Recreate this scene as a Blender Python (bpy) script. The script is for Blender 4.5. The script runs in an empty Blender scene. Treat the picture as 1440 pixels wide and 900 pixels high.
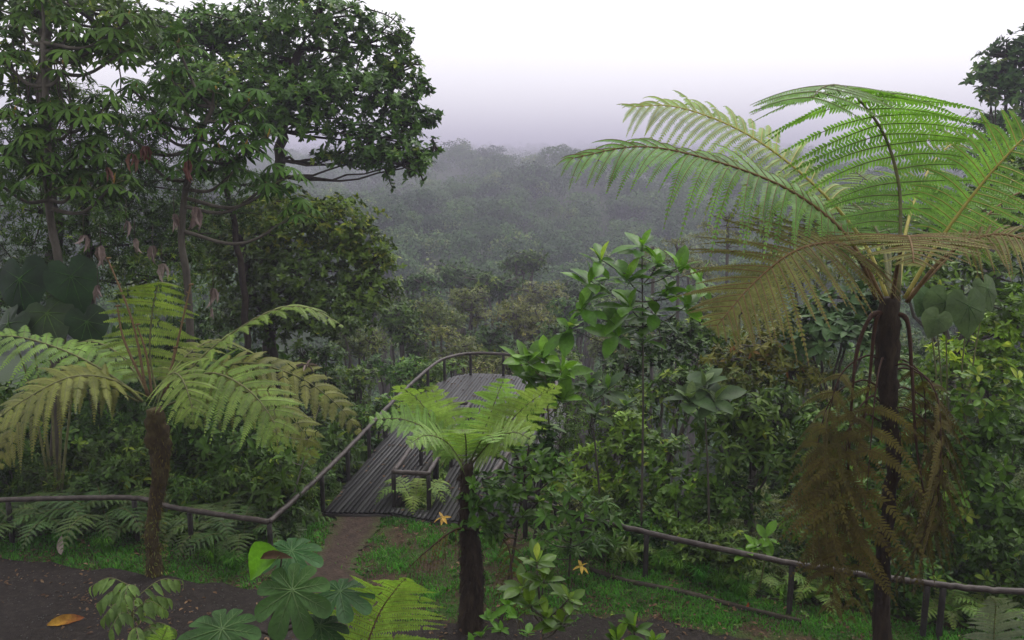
import bpy, math
import numpy as np
rng = np.random.default_rng(11)
SC = bpy.context.scene
COL = SC.collection
F = 1198.0; H = 8.3
PITCH = math.atan(220 / F); CP, SP = math.cos(PITCH), math.sin(PITCH)
A = lambda *v: np.array(v, float)

# ------------------------------------------------------------------ camera geometry helpers
def ray(u, v):
    x = (u - 720) / F; y = (450 - v) / F
    return A(x, CP + y * SP, -SP + y * CP)
def at(u, v, Y):
    r = ray(u, v); return A(0, 0, H) + r * (Y / r[1])
def on(u, v, z=0.0):
    r = ray(u, v); return A(0, 0, H) + r * ((z - H) / r[2])
def nrm(a):
    a = np.asarray(a, float); return a / np.maximum(np.linalg.norm(a, axis=-1, keepdims=True), 1e-9)
def sstep(a, b, x):
    t = np.clip((x - a) / (b - a), 0, 1); return t * t * (3 - 2 * t)

# ------------------------------------------------------------------ terrain
EX = A(-60, -11.3, -8.5, -7.2, -5.1, -4.4, -2, 0.2, 1.2, 2.8, 5.3, 7.6, 8.9, 14, 60)
EY = A(17.6, 17.8, 17.9, 17.3, 16.7, 19.4, 19.3, 18.4, 17.2, 16.1, 14.8, 14.0, 13.7, 12.8, 8)
FY = [0, 70, 95, 110, 190, 280, 400, 550, 800, 1150, 1700, 2600, 10000]
FZ = [-120, -54, -33, -29, -17, -9, -5.5, -3, 1, 10, 24, 52, 54]
def gz(x, y):
    x = np.asarray(x, float); y = np.asarray(y, float)
    t = np.maximum(y - np.interp(x, EX, EY) - .3, 0)
    fl = sstep(.17, .42, np.abs(x / np.maximum(y, 6) - .03))
    s = .60 * (1 - fl) + .20 * fl
    drop = -60 * (1 - np.exp(-s * np.maximum(t - .5, 0) / 60)) - .25 * sstep(0, 1, t)
    wob = 4.0 * np.sin(x * .024 + y * .017) + 2.4 * np.sin(x * .06 + 1.3 - y * .02)
    spur = 9 * np.sin(x / np.maximum(y, 90) * 7.5 + .9 + y * .0016) * sstep(220, 520, y) * np.clip(1.9 - y / 330, 0, 1)
    far = np.interp(y, FY, FZ) + wob * sstep(100, 220, y) + spur
    z = np.maximum(drop, far)
    z = z + np.maximum(12 - y, 0) * .42
    z = z + .05 * np.sin(x * 1.7 + 2) * np.sin(y * 1.3) * (y > 3)
    return z
def g1(x, y): return float(gz(x, y))

# ------------------------------------------------------------------ mesh builder
class MB:
    def __init__(s): s.V = []; s.A = []; s.F = []; s.n = 0
    def add(s, V, faces, mat=0, var=.5):
        V = np.asarray(V, float).reshape(-1, 3)
        for f in faces if isinstance(faces, list) else [faces]:
            s.F.append((np.asarray(f, np.int64) + s.n, mat))
        s.V.append(V); s.A.append(np.broadcast_to(np.asarray(var, float), (len(V),))); s.n += len(V)
    def build(s, name, mats, parent=None, origin=None, smooth=False, link=True):
        V = np.concatenate(s.V); var = np.concatenate(s.A)
        if parent is not None: org = A(*parent['org'])
        elif origin is not None: org = np.asarray(origin, float)
        else: org = V.mean(0)
        V = V - org
        me = bpy.data.meshes.new(name)
        me.vertices.add(len(V)); me.vertices.foreach_set('co', V.astype('f4').ravel())
        loops = np.concatenate([f.ravel() for f, m in s.F])
        tot = np.concatenate([np.full(len(f), f.shape[1]) for f, m in s.F])
        mi = np.concatenate([np.full(len(f), m) for f, m in s.F])
        st = np.concatenate([[0], np.cumsum(tot)[:-1]])
        me.loops.add(len(loops)); me.loops.foreach_set('vertex_index', loops.astype('i4'))
        me.polygons.add(len(tot)); me.polygons.foreach_set('loop_start', st.astype('i4'))
        me.polygons.foreach_set('material_index', mi.astype('i4'))
        if smooth: me.polygons.foreach_set('use_smooth', np.ones(len(tot), bool))
        at_ = me.attributes.new('var', 'FLOAT', 'POINT'); at_.data.foreach_set('value', var.astype('f4'))
        for m in mats if isinstance(mats, (list, tuple)) else [mats]: me.materials.append(m)
        me.update(calc_edges=True)
        o = bpy.data.objects.new(name, me)
        if link: COL.objects.link(o)
        if parent is not None: o.parent = parent
        else: o.location = org
        return o

def tag(o, label=None, cat=None, group=None, kind=None):
    if label: o['label'] = label
    if cat: o['category'] = cat
    if group: o['group'] = group
    if kind: o['kind'] = kind
    return o
def empty(name, loc, label, cat, group=None):
    o = bpy.data.objects.new(name, None); o.empty_display_size = .2
    o.location = loc; o['org'] = [float(c) for c in loc]; COL.objects.link(o)
    return tag(o, label, cat, group)
def copy_tree(o, parent=None):
    c = o.copy(); COL.objects.link(c)
    if parent is not None: c.parent = parent
    for ch in list(o.children): copy_tree(ch, c)
    return c

def spline(P, n):
    P = np.asarray(P, float)
    Q = np.vstack([2 * P[0] - P[1], P, 2 * P[-1] - P[-2]])
    t = np.linspace(0, len(P) - 1 - 1e-6, n); i = t.astype(int); f = (t - i)[:, None]
    a, b, c, d = Q[i], Q[i + 1], Q[i + 2], Q[i + 3]
    return .5 * (2 * b + (c - a) * f + (2 * a - 5 * b + 4 * c - d) * f ** 2 + (3 * b - a - 3 * c + d) * f ** 3)

def tube(mb, P, r, sides=7, mat=0, var=.5, rough=0, cap=True):
    P = np.asarray(P, float); n = len(P)
    r = np.broadcast_to(np.asarray(r, float), (n,)) if np.ndim(r) < 1 or len(r) == n else np.interp(np.linspace(0, 1, n), np.linspace(0, 1, len(r)), r)
    T = nrm(np.gradient(P, axis=0))
    ref = A(0, 0, 1) if abs(T[:, 2].mean()) < .8 else A(0, 1, 0)
    X = nrm(np.cross(T, ref)); Y = np.cross(X, T)
    a = np.arange(sides) / sides * 2 * np.pi
    rr = r[:, None] * (1 + rough * rng.normal(size=(n, sides)))
    V = P[:, None] + rr[..., None] * (np.cos(a)[None, :, None] * X[:, None] + np.sin(a)[None, :, None] * Y[:, None])
    i = np.arange(n - 1)[:, None] * sides; j = np.arange(sides)[None]; k = (j + 1) % sides
    q = np.stack([i + j, i + k, i + sides + k, i + sides + j], -1).reshape(-1, 4)
    fs = [q]
    if cap: fs += [np.arange(sides)[None, ::-1], (np.arange(sides) + (n - 1) * sides)[None]]
    mb.add(V, fs, mat, var)

def box(mb, c, d, x, half, mat=0, var=.5):
    """box centred c, long axis d, side axis x, half sizes (along x, d, up)"""
    d = nrm(d); x = nrm(x); z = np.cross(x, d)
    V = [np.asarray(c) + sx * half[0] * x + sy * half[1] * d + sz * half[2] * z for sz in (-1, 1) for sy in (-1, 1) for sx in (-1, 1)]
    mb.add(V, A(0, 2, 3, 1, 4, 5, 7, 6, 0, 1, 5, 4, 2, 6, 7, 3, 0, 4, 6, 2, 1, 3, 7, 5).reshape(-1, 4).astype(int), mat, var)

# ------------------------------------------------------------------ leaf templates (axis +Y, face +Z, unit length)
def leaf5(w=.36, fold=.1, droop=.12, pk=.42):
    return A(0, 0, 0, -w / 2, pk, fold * w, 0, pk, -droop * pk * pk, w / 2, pk, fold * w, 0, 1, -droop).reshape(-1, 3), [A(0, 3, 2, 0, 2, 1, 3, 4, 2, 2, 4, 1).reshape(-1, 3).astype(int)]
def leafg(n=6, w=.4, pk=1.0, fold=.12, droop=.3, wave=0):
    t = np.linspace(0, 1, n + 1); pr = np.sin(np.pi * np.clip(t, .001, 1) ** pk) ** .8 * w / 2 + .004
    V = []
    for i, a in enumerate(t):
        z = -droop * a * a; wv = wave * (1 if i % 2 else -1)
        V += [(-pr[i], a, z + fold * pr[i] * 2 + wv), (-pr[i] * .5, a, z + fold * pr[i] * .7), (0, a, z), (pr[i] * .5, a, z + fold * pr[i] * .7), (pr[i], a, z + fold * pr[i] * 2 + wv)]
    i = np.arange(n)[:, None] * 5; j = np.arange(4)[None]
    return np.array(V), [np.stack([i + j, i + j + 1, i + j + 6, i + j + 5], -1).reshape(-1, 4)]
def palmate(nl=9, span=300, w=.26, droop=.45):
    lv, lf = leafg(4, w, 1.35, .06, droop); V = []; fs = []
    for k in range(nl):
        th = math.radians(-span / 2 + span * k / (nl - 1)); L = 1 - .35 * abs(k - (nl - 1) / 2) / ((nl - 1) / 2)
        c, s = math.cos(th), math.sin(th); R = A(c, s, 0, -s, c, 0, 0, 0, 1).reshape(3, 3)
        V.append((lv * L) @ R.T); fs.append(lf[0] + k * len(lv))
    return np.vstack(V), [np.vstack(fs)]
def heart(n=20, droop=.25):
    th = np.linspace(0, 2 * np.pi, n, endpoint=False)      # 0 = tip
    th_ = (th + np.pi) % (2 * np.pi) - np.pi; r = .60 - .06 * np.cos(2 * th) + .36 * np.exp(-(np.abs(th_) / .42) ** 1.5) - .34 * np.exp(-((np.abs(th - np.pi)) / .28) ** 2)
    V = [(0, 0, .0)]; 
    for f in (.5, 1):
        for t, q in zip(th, r): V.append((math.sin(t) * q * f * .9, math.cos(t) * q * f, -droop * (q * f) ** 2 + .03 * math.cos(t * 7) * f))
    a = np.arange(n); b = (a + 1) % n
    return np.array(V), [np.stack([0 * a, 1 + a, 1 + b], -1), np.stack([1 + a, 1 + n + a, 1 + n + b, 1 + b], -1)]
T_LEAF = leaf5(); T_LANCE = leaf5(.24, .1, .2); T_OVAL = leafg(3, .46, .85, .1, .22); T_WIDE = leaf5(.5, .08, .15, .5)
T_OBOV = leafg(6, .42, 1.35, .12, .22); T_ELL = leafg(5, .46, 1.0, .12, .25); T_DROP = leafg(5, .36, .85, .14, .45)
T_PALM = palmate(); T_FAN = palmate(9, 330, .2, .25); T_HEART = heart(); T_DEAD = leafg(6, .17, .9, 1.1, .35, .03)
T_FERNLET = leaf5(.16, .06, .5, .3)

def scatter(mb, tm, pos, d, n, sc, mat=0, var=.5):
    d = nrm(d); x = nrm(np.cross(d, n)); z = np.cross(x, d)
    V = tm[0]; N = len(pos); K = len(V)
    sc = np.broadcast_to(np.asarray(sc, float), (N,))
    W = pos[:, None] + sc[:, None, None] * (V[None, :, 0:1] * x[:, None] + V[None, :, 1:2] * d[:, None] + V[None, :, 2:3] * z[:, None])
    off = (np.arange(N) * K)[:, None, None]
    mb.add(W.reshape(-1, 3), [(f[None] + off).reshape(-1, f.shape[1]) for f in tm[1]], mat, np.repeat(np.broadcast_to(var, (N,)), K))
def rosette(mb, tm, P, ax, k, L, tilt=1.1, mat=0, var=None, up=.4, jit=.25):
    """k leaves round every twig end P with axis ax"""
    N = len(P); ax = nrm(ax)
    ref = np.where(np.abs(ax[:, 2:3]) < .9, A(0, 0, 1)[None], A(1, 0, 0)[None])
    X = nrm(np.cross(ax, ref)); Y = np.cross(ax, X)
    a = rng.uniform(0, 6.28, (N, 1)) + np.arange(k)[None] * 2.4 + rng.normal(0, .2, (N, k))
    tl = tilt + rng.normal(0, jit, (N, k)) - .5 * (np.arange(k)[None] / k - .5)
    d = np.cos(tl)[..., None] * ax[:, None] + np.sin(tl)[..., None] * (np.cos(a)[..., None] * X[:, None] + np.sin(a)[..., None] * Y[:, None])
    nn = ax[:, None] * .8 + A(0, 0, up) + rng.normal(0, .18, (N, k, 3))
    s = L * rng.uniform(.55, 1.2, (N, k))
    if var is None: var = rng.uniform(.15, .75, N)
    v = np.clip(np.repeat(np.asarray(var)[:, None], k, 1) + rng.normal(0, .13, (N, k)), 0, 1)
    p = P[:, None] - ax[:, None] * (np.arange(k)[None, :, None] / k * L * .35)
    scatter(mb, tm, p.reshape(-1, 3), d.reshape(-1, 3), nn.reshape(-1, 3), s.ravel(), mat, v.ravel())

# ------------------------------------------------------------------ materials
def nodes(name):
    m = bpy.data.materials.new(name); m.use_nodes = True; nt = m.node_tree
    return m, nt, nt.nodes, nt.links, nt.nodes['Principled BSDF']
def ramp(N, cols):
    r = N.new('ShaderNodeValToRGB'); e = r.color_ramp.elements
    for i, (p, c) in enumerate(cols):
        el = e[i] if i < 2 else e.new(p)
        el.position = p; el.color = (*c, 1)
    return r
def leaf_mat(name, c1, c2, c3=None, rough=.5, tr=.28, spec=.12, back=1.0, split=.85):
    m, nt, N, L, b = nodes(name)
    at_ = N.new('ShaderNodeAttribute'); at_.attribute_name = 'var'
    r = ramp(N, [(0, c1), (.65, c2)] + ([(split, c2), (1, c3)] if c3 else []))
    L.new(at_.outputs['Fac'], r.inputs[0])
    oi = N.new('ShaderNodeObjectInfo'); tc = N.new('ShaderNodeTexCoord')
    nz = N.new('ShaderNodeTexNoise'); nz.inputs['Scale'].default_value = 2.2; nz.inputs['Detail'].default_value = 4
    L.new(tc.outputs['Object'], nz.inputs['Vector'])
    h = N.new('ShaderNodeHueSaturation')
    mr = N.new('ShaderNodeMapRange'); mr.inputs[3].default_value = .482; mr.inputs[4].default_value = .518; L.new(oi.outputs['Random'], mr.inputs[0])
    mv = N.new('ShaderNodeMapRange'); mv.inputs[1].default_value = .3; mv.inputs[2].default_value = .7; mv.inputs[3].default_value = .62; mv.inputs[4].default_value = 1.35; L.new(nz.outputs[0], mv.inputs[0])
    L.new(mr.outputs[0], h.inputs['Hue']); L.new(mv.outputs[0], h.inputs['Value']); L.new(r.outputs[0], h.inputs['Color'])
    n3 = N.new('ShaderNodeTexNoise'); n3.inputs['Scale'].default_value = 17; n3.inputs['Detail'].default_value = 5; n3.inputs['Roughness'].default_value = .7; L.new(tc.outputs['Object'], n3.inputs['Vector'])
    m3 = N.new('ShaderNodeMapRange'); m3.inputs[1].default_value = .32; m3.inputs[2].default_value = .68; m3.inputs[3].default_value = .74; m3.inputs[4].default_value = 1.2; L.new(n3.outputs[0], m3.inputs[0])
    mm = N.new('ShaderNodeMath'); mm.operation = 'MULTIPLY'; L.new(mv.outputs[0], mm.inputs[0]); L.new(m3.outputs[0], mm.inputs[1]); L.new(mm.outputs[0], h.inputs['Value'])
    L.new(h.outputs[0], b.inputs['Base Color']); b.inputs['Roughness'].default_value = rough; b.inputs['Specular IOR Level'].default_value = spec
    t = N.new('ShaderNodeBsdfTranslucent'); mx = N.new('ShaderNodeMixShader'); mx.inputs[0].default_value = tr
    g = N.new('ShaderNodeMix'); g.data_type = 'RGBA'; g.blend_type = 'MULTIPLY'; g.inputs[0].default_value = 1; g.inputs[7].default_value = (1.15, 1.25, .55, 1)
    L.new(h.outputs[0], g.inputs[6]); L.new(g.outputs[2], t.inputs[0])
    L.new(b.outputs[0], mx.inputs[1]); L.new(t.outputs[0], mx.inputs[2]); L.new(mx.outputs[0], N['Material Output'].inputs[0])
    return m
def rough_mat(name, cols, scale=6, rough=.85, bump=.4, detail=8, spec=.2, stretch=(1, 1, 1), bdist=.02):
    m, nt, N, L, b = nodes(name)
    tc = N.new('ShaderNodeTexCoord'); mp = N.new('ShaderNodeMapping'); mp.inputs['Scale'].default_value = stretch
    nz = N.new('ShaderNodeTexNoise'); nz.inputs['Scale'].default_value = scale; nz.inputs['Detail'].default_value = detail; nz.inputs['Roughness'].default_value = .65
    L.new(tc.outputs['Object'], mp.inputs[0]); L.new(mp.outputs[0], nz.inputs['Vector'])
    k = len(cols); r = ramp(N, [(.3 + .4 * i / max(k - 1, 1), c) for i, c in enumerate(cols)])
    L.new(nz.outputs[0], r.inputs[0]); L.new(r.outputs[0], b.inputs['Base Color'])
    bp = N.new('ShaderNodeBump'); bp.inputs['Strength'].default_value = bump; bp.inputs['Distance'].default_value = bdist
    n2 = N.new('ShaderNodeTexNoise'); n2.inputs['Scale'].default_value = scale * 4; n2.inputs['Detail'].default_value = 6
    L.new(mp.outputs[0], n2.inputs['Vector']); L.new(n2.outputs[0], bp.inputs['Height']); L.new(bp.outputs[0], b.inputs['Normal'])
    b.inputs['Roughness'].default_value = rough; b.inputs['Specular IOR Level'].default_value = spec
    return m
M = {}
M['dark'] = leaf_mat('dark_leaf', (0.013, 0.034, 0.005), (0.048, 0.1, 0.01), (0.15, 0.21, 0.02), .42, .2, .12)
M['mid'] = leaf_mat('mid_leaf', (0.022, 0.056, 0.006), (0.08, 0.165, 0.014), (0.26, 0.33, 0.035), .36, .25, .16)
M['olive'] = leaf_mat('olive_leaf', (0.05, 0.075, 0.01), (0.12, 0.145, 0.022), (0.22, 0.21, 0.04), .5, .25, .3)
M['pale'] = leaf_mat('pale_leaf', (0.055, 0.1, 0.03), (0.12, 0.18, 0.06), (0.2, 0.26, 0.11), .5, .25, .3)
M['grey'] = leaf_mat('greygreen_leaf', (0.034, 0.066, 0.022), (0.066, 0.108, 0.04), (0.13, 0.18, 0.08), .5, .22, .12)
M['fresh'] = leaf_mat('fresh_leaf', (0.04, 0.1, 0.01), (0.13, 0.26, 0.02), (0.32, 0.44, 0.04), .34, .3, .16)
M['bronze'] = leaf_mat('bronze_leaf', (0.05, 0.085, 0.012), (0.12, 0.125, 0.022), (0.26, 0.12, 0.035), .45, .25, .12)
M['cec'] = leaf_mat('cecropia_leaf', (0.02, 0.056, 0.008), (0.05, 0.11, 0.016), (0.16, 0.21, 0.03), .65, .15, .06)
M['glossy'] = leaf_mat('glossy_leaf', (0.016, 0.045, 0.007), (0.052, 0.12, 0.014), (0.15, 0.22, 0.03), .28, .15, .16)
M['far'] = leaf_mat('canopy_leaf', (0.014, 0.042, 0.009), (0.055, 0.11, 0.022), (0.14, 0.18, 0.045), .7, .15, .15)
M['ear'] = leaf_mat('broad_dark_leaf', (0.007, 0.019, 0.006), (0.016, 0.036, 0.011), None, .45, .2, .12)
M['dead'] = leaf_mat('dry_leaf', (0.1, 0.075, 0.066), (0.19, 0.15, 0.135), (0.3, 0.25, 0.225), .75, .05, .1)
M['redleaf'] = leaf_mat('rusty_leaf', (0.05, 0.024, 0.018), (0.09, 0.04, 0.03), None, .7, .15, .15)
M['yellow'] = leaf_mat('yellow_leaf', (.32, .20, .03), (.45, .30, .04), (.35, .12, .03), .55, .25, .3)
M['fern'] = leaf_mat('fern_green', (0.085, 0.155, 0.026), (0.16, 0.25, 0.045), (0.21, 0.29, 0.06), .5, .35, .25)
M['fernolive'] = leaf_mat('fern_olive', (0.1, 0.12, 0.022), (0.165, 0.18, 0.036), (0.22, 0.22, 0.05), .55, .3, .25)
M['fernlit'] = leaf_mat('fern_bright', (.10, .21, .04), (.17, .31, .06), (.24, .40, .09), .45, .5, .25)
M['fernpale'] = leaf_mat('fern_pale', (0.15, 0.26, 0.06), (0.23, 0.36, 0.09), (0.3, 0.43, 0.12), .5, .42, .25)
M['fernbrown'] = leaf_mat('fern_bronze', (0.1, 0.105, 0.028), (0.155, 0.157, 0.042), (0.2, 0.19, 0.06), .6, .3, .12)
M['ferndead'] = leaf_mat('fern_dead', (.046,.040,.010), (.092,.076,.019), (.15,.125,.035), .8, .2, .1)
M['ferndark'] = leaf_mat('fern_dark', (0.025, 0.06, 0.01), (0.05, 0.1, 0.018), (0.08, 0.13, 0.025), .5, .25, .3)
M['ferngrey'] = leaf_mat('fern_grey', (.09, .125, .085), (.15, .19, .13), (.2, .24, .18), .5, .25, .3)
M['vein'] = leaf_mat('pale_vein', (.045, .10, .035), (.07, .13, .045), None, .5, .12)
M['bicolor'] = leaf_mat('yellow_brown_leaf', (.30, .19, .02), (.20, .08, .02), (.06, .03, .015), .6, .1, .1)
M['canopy'] = leaf_mat('canopy_sprays', (0.024, 0.06, 0.008), (0.075, 0.15, 0.014), (0.22, 0.28, 0.03), .4, .2, .2)
M['palefresh'] = leaf_mat('pale_fresh_leaf', (.075, .13, .04), (.13, .21, .06), (.2, .28, .08), .45, .35, .12)
M['grass'] = leaf_mat('grass_blade', (0.03, 0.11, 0.008), (0.068, 0.225, 0.015), (0.16, 0.28, 0.03), .55, .3, .25)
M['litter'] = leaf_mat('leaf_litter', (.05, .03, .02), (.13, .08, .045), (.25, .17, .1), .8, .1, .15)
M['stalk'] = rough_mat('green_stalk', [(.07, .085, .03), (.15, .14, .06)], 12, .6)
M['yrib'] = rough_mat('yellow_midrib', [(.26, .24, .05), (.36, .31, .08)], 10, .5)
M['brib'] = rough_mat('brown_midrib', [(.085, .05, .02), (.17, .11, .045)], 14, .7)
M['crozier'] = rough_mat('furry_crozier', [(.09, .058, .028), (.17, .115, .06)], 30, .9)
M['bark'] = rough_mat('bark', [(.035, .03, .024), (.10, .09, .072)], 5, .9, .8, stretch=(1, 1, .35))
M['darkbark'] = rough_mat('dark_bark', [(.018, .014, .011), (.05, .04, .03)], 6, .9, .8)
M['palebark'] = rough_mat('pale_bark', [(.12, .115, .10), (.24, .22, .19)], 7, .85, .5, stretch=(1, 1, .3))
M['fernbark'] = rough_mat('tree_fern_trunk', [(.010, .008, .006), (.027, .019, .012), (.05, .037, .022)], 9, .95, 1, stretch=(1, 1, .25))
M['mossbark'] = rough_mat('mossy_trunk', [(.022, .014, .008), (.05, .036, .016), (.085, .075, .026)], 5, .95, 1)
M['petiole'] = rough_mat('scaly_petiole', [(.026, .013, .008), (.06, .028, .016)], 18, .7, .6)
M['rail'] = rough_mat('weathered_rail', [(.018, .013, .011), (.038, .028, .024), (.075, .062, .054)], 7, .5, .35, spec=.35)
M['post'] = rough_mat('dark_post', [(.012, .011, .010), (.032, .028, .024)], 9, .7, .5, spec=.3)
M['edge'] = rough_mat('old_timber', [(.02, .018, .013), (.06, .05, .035)], 9, .9, .6)

def deck_mat():
    m, nt, N, L, b = nodes('deck_boards')
    tc = N.new('ShaderNodeTexCoord'); at_ = N.new('ShaderNodeAttribute'); at_.attribute_name = 'var'
    nz = N.new('ShaderNodeTexNoise'); nz.inputs['Scale'].default_value = 3.5; nz.inputs['Detail'].default_value = 9; nz.inputs['Roughness'].default_value = .7
    L.new(tc.outputs['Object'], nz.inputs['Vector'])
    ad = N.new('ShaderNodeMath'); ad.operation = 'MULTIPLY_ADD'; ad.inputs[1].default_value = .5; L.new(at_.outputs['Fac'], ad.inputs[0])
    s2 = N.new('ShaderNodeMath'); s2.operation = 'MULTIPLY'; s2.inputs[1].default_value = .62; L.new(nz.outputs[0], s2.inputs[0]); L.new(s2.outputs[0], ad.inputs[2])
    r = ramp(N, [(.3, (.009, .009, .0085)), (.55, (.020, .020, .0195)), (.8, (.044, .044, .042))]); L.new(ad.outputs[0], r.inputs[0])
    L.new(r.outputs[0], b.inputs['Base Color']); b.inputs['Roughness'].default_value = .5; b.inputs['Specular IOR Level'].default_value = .3
    return m
M['deck'] = deck_mat()
def ground_mat():
    m, nt, N, L, b = nodes('forest_floor')
    tc = N.new('ShaderNodeTexCoord')
    n1 = N.new('ShaderNodeTexNoise'); n1.inputs['Scale'].default_value = .9; n1.inputs['Detail'].default_value = 10; n1.inputs['Roughness'].default_value = .7
    n2 = N.new('ShaderNodeTexNoise'); n2.inputs['Scale'].default_value = 26; n2.inputs['Detail'].default_value = 8
    L.new(tc.outputs['Object'], n1.inputs['Vector']); L.new(tc.outputs['Object'], n2.inputs['Vector'])
    r = ramp(N, [(.36, (.035, .024, .018)), (.48, (.060, .044, .028)), (.56, (.045, .058, .020)), (.68, (.035, .085, .018))]); L.new(n1.outputs[0], r.inputs[0])
    r2 = ramp(N, [(.3, (.45, .45, .45)), (.7, (1.3, 1.25, 1.2))]); L.new(n2.outputs[0], r2.inputs[0])
    mx = N.new('ShaderNodeMix'); mx.data_type = 'RGBA'; mx.blend_type = 'MULTIPLY'; mx.inputs[0].default_value = 1
    L.new(r.outputs[0], mx.inputs[6]); L.new(r2.outputs[0], mx.inputs[7]); L.new(mx.outputs[2], b.inputs['Base Color'])
    bp = N.new('ShaderNodeBump'); bp.inputs['Strength'].default_value = .8; bp.inputs['Distance'].default_value = .05; L.new(n2.outputs[0], bp.inputs['Height']); L.new(bp.outputs[0], b.inputs['Normal'])
    at_ = N.new('ShaderNodeAttribute'); at_.attribute_name = 'var'; m2 = N.new('ShaderNodeMix'); m2.data_type = 'RGBA'
    r3 = ramp(N, [(.35, (.016, .026, .010)), (.65, (.035, .058, .018))]); L.new(n2.outputs[0], r3.inputs[0])
    L.new(at_.outputs['Fac'], m2.inputs[0]); L.new(mx.outputs[2], m2.inputs[6]); L.new(r3.outputs[0], m2.inputs[7]); L.new(m2.outputs[2], b.inputs['Base Color'])
    b.inputs['Roughness'].default_value = .95; b.inputs['Specular IOR Level'].default_value = .1
    return m
M['ground'] = ground_mat()
M['path'] = rough_mat('gravel_path', [(.009, .007, .0055), (.019, .015, .012), (.036, .029, .024)], 9, .9, .9, 12, bdist=.04)
def soil_mat():
    m = rough_mat('red_soil', [(.02, .014, .010), (.04, .027, .020), (.062, .042, .032)], 5, .95, .8, 12, bdist=.04); nt = m.node_tree; N = nt.nodes; L = nt.links; b = N['Principled BSDF']
    col = b.inputs['Base Color'].links[0].from_socket; at_ = N.new('ShaderNodeAttribute'); at_.attribute_name = 'var'; tc = N.new('ShaderNodeTexCoord')
    nz = N.new('ShaderNodeTexNoise'); nz.inputs['Scale'].default_value = 5; nz.inputs['Detail'].default_value = 8; L.new(tc.outputs['Object'], nz.inputs['Vector'])
    ad = N.new('ShaderNodeMath'); L.new(at_.outputs['Fac'], ad.inputs[0]); L.new(nz.outputs[0], ad.inputs[1]); mr = N.new('ShaderNodeMapRange'); mr.inputs[1].default_value = .75; mr.inputs[2].default_value = 1.3; L.new(ad.outputs[0], mr.inputs[0])
    g = ramp(N, [(.35, (.035, .024, .016)), (.5, (.045, .04, .018)), (.65, (.035, .06, .016))]); L.new(nz.outputs[0], g.inputs[0])
    mx = N.new('ShaderNodeMix'); mx.data_type = 'RGBA'; L.new(mr.outputs[0], mx.inputs[0]); L.new(g.outputs[0], mx.inputs[6]); L.new(col, mx.inputs[7]); L.new(mx.outputs[2], b.inputs['Base Color'])
    return m
M['soil'] = soil_mat()
M['stone'] = rough_mat('pebble', [(.03, .027, .025), (.10, .095, .09)], 10, .8, .3)

# ------------------------------------------------------------------ plants
def ell(u, v, ru, rv, Y, dy=0.0, rd=None):
    c = at(u, v, Y + dy); k = (Y + dy) / F
    return (c, A(ru * k, (rd if rd else .8 * ru * k), rv * k))
def crown_points(els, cov, L, k, lw=.2, flat=.0):
    ar = A(*[e[1][0] * e[1][2] * math.pi for e in els])
    n = max(len(els), int(cov * ar.sum() / (lw * L * L) / k))
    idx = rng.choice(len(els), n, p=ar / ar.sum())
    C = np.array([e[0] for e in els])[idx]; R = np.array([e[1] for e in els])[idx]
    d = nrm(rng.normal(size=(n, 3)) + A(0, -.25, .35)); rad = rng.uniform(.3, 1.2, (n, 1)) ** .55
    lump = 1 + .22 * np.sin(d[:, :1] * 5 + C[:, :1]) * np.sin(d[:, 2:] * 6 + C[:, 1:2])
    P = C + R * d * rad * lump
    ax = nrm(d * .8 + A(0, 0, .55) + rng.normal(0, .35, (n, 3)))
    hv = np.array([rng.uniform(.12, .75) for e in els])[idx]
    return P, ax, np.clip(hv + rng.normal(0, .18, n), 0, 1), idx
STY = dict(
    dark=dict(mat='dark', tm=T_OVAL, L=.24, k=7), mid=dict(mat='mid', tm=T_OVAL, L=.22, k=6), olive=dict(mat='olive', tm=T_LEAF, L=.2, k=6),
    fine=dict(mat='mid', tm=T_LANCE, L=.13, k=7), finedark=dict(mat='dark', tm=T_LANCE, L=.16, k=7), wide=dict(mat='pale', tm=T_WIDE, L=.22, k=5),
    bronze=dict(mat='bronze', tm=T_DROP, L=.2, k=6), drop=dict(mat='mid', tm=T_DROP, L=.24, k=5), glossy=dict(mat='glossy', tm=T_OBOV, L=.24, k=7),
    fresh=dict(mat='fresh', tm=T_OVAL, L=.23, k=7), grey=dict(mat='grey', tm=T_ELL, L=.34, k=6), fan=dict(mat='pale', tm=T_FAN, L=.32, k=4))
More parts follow.
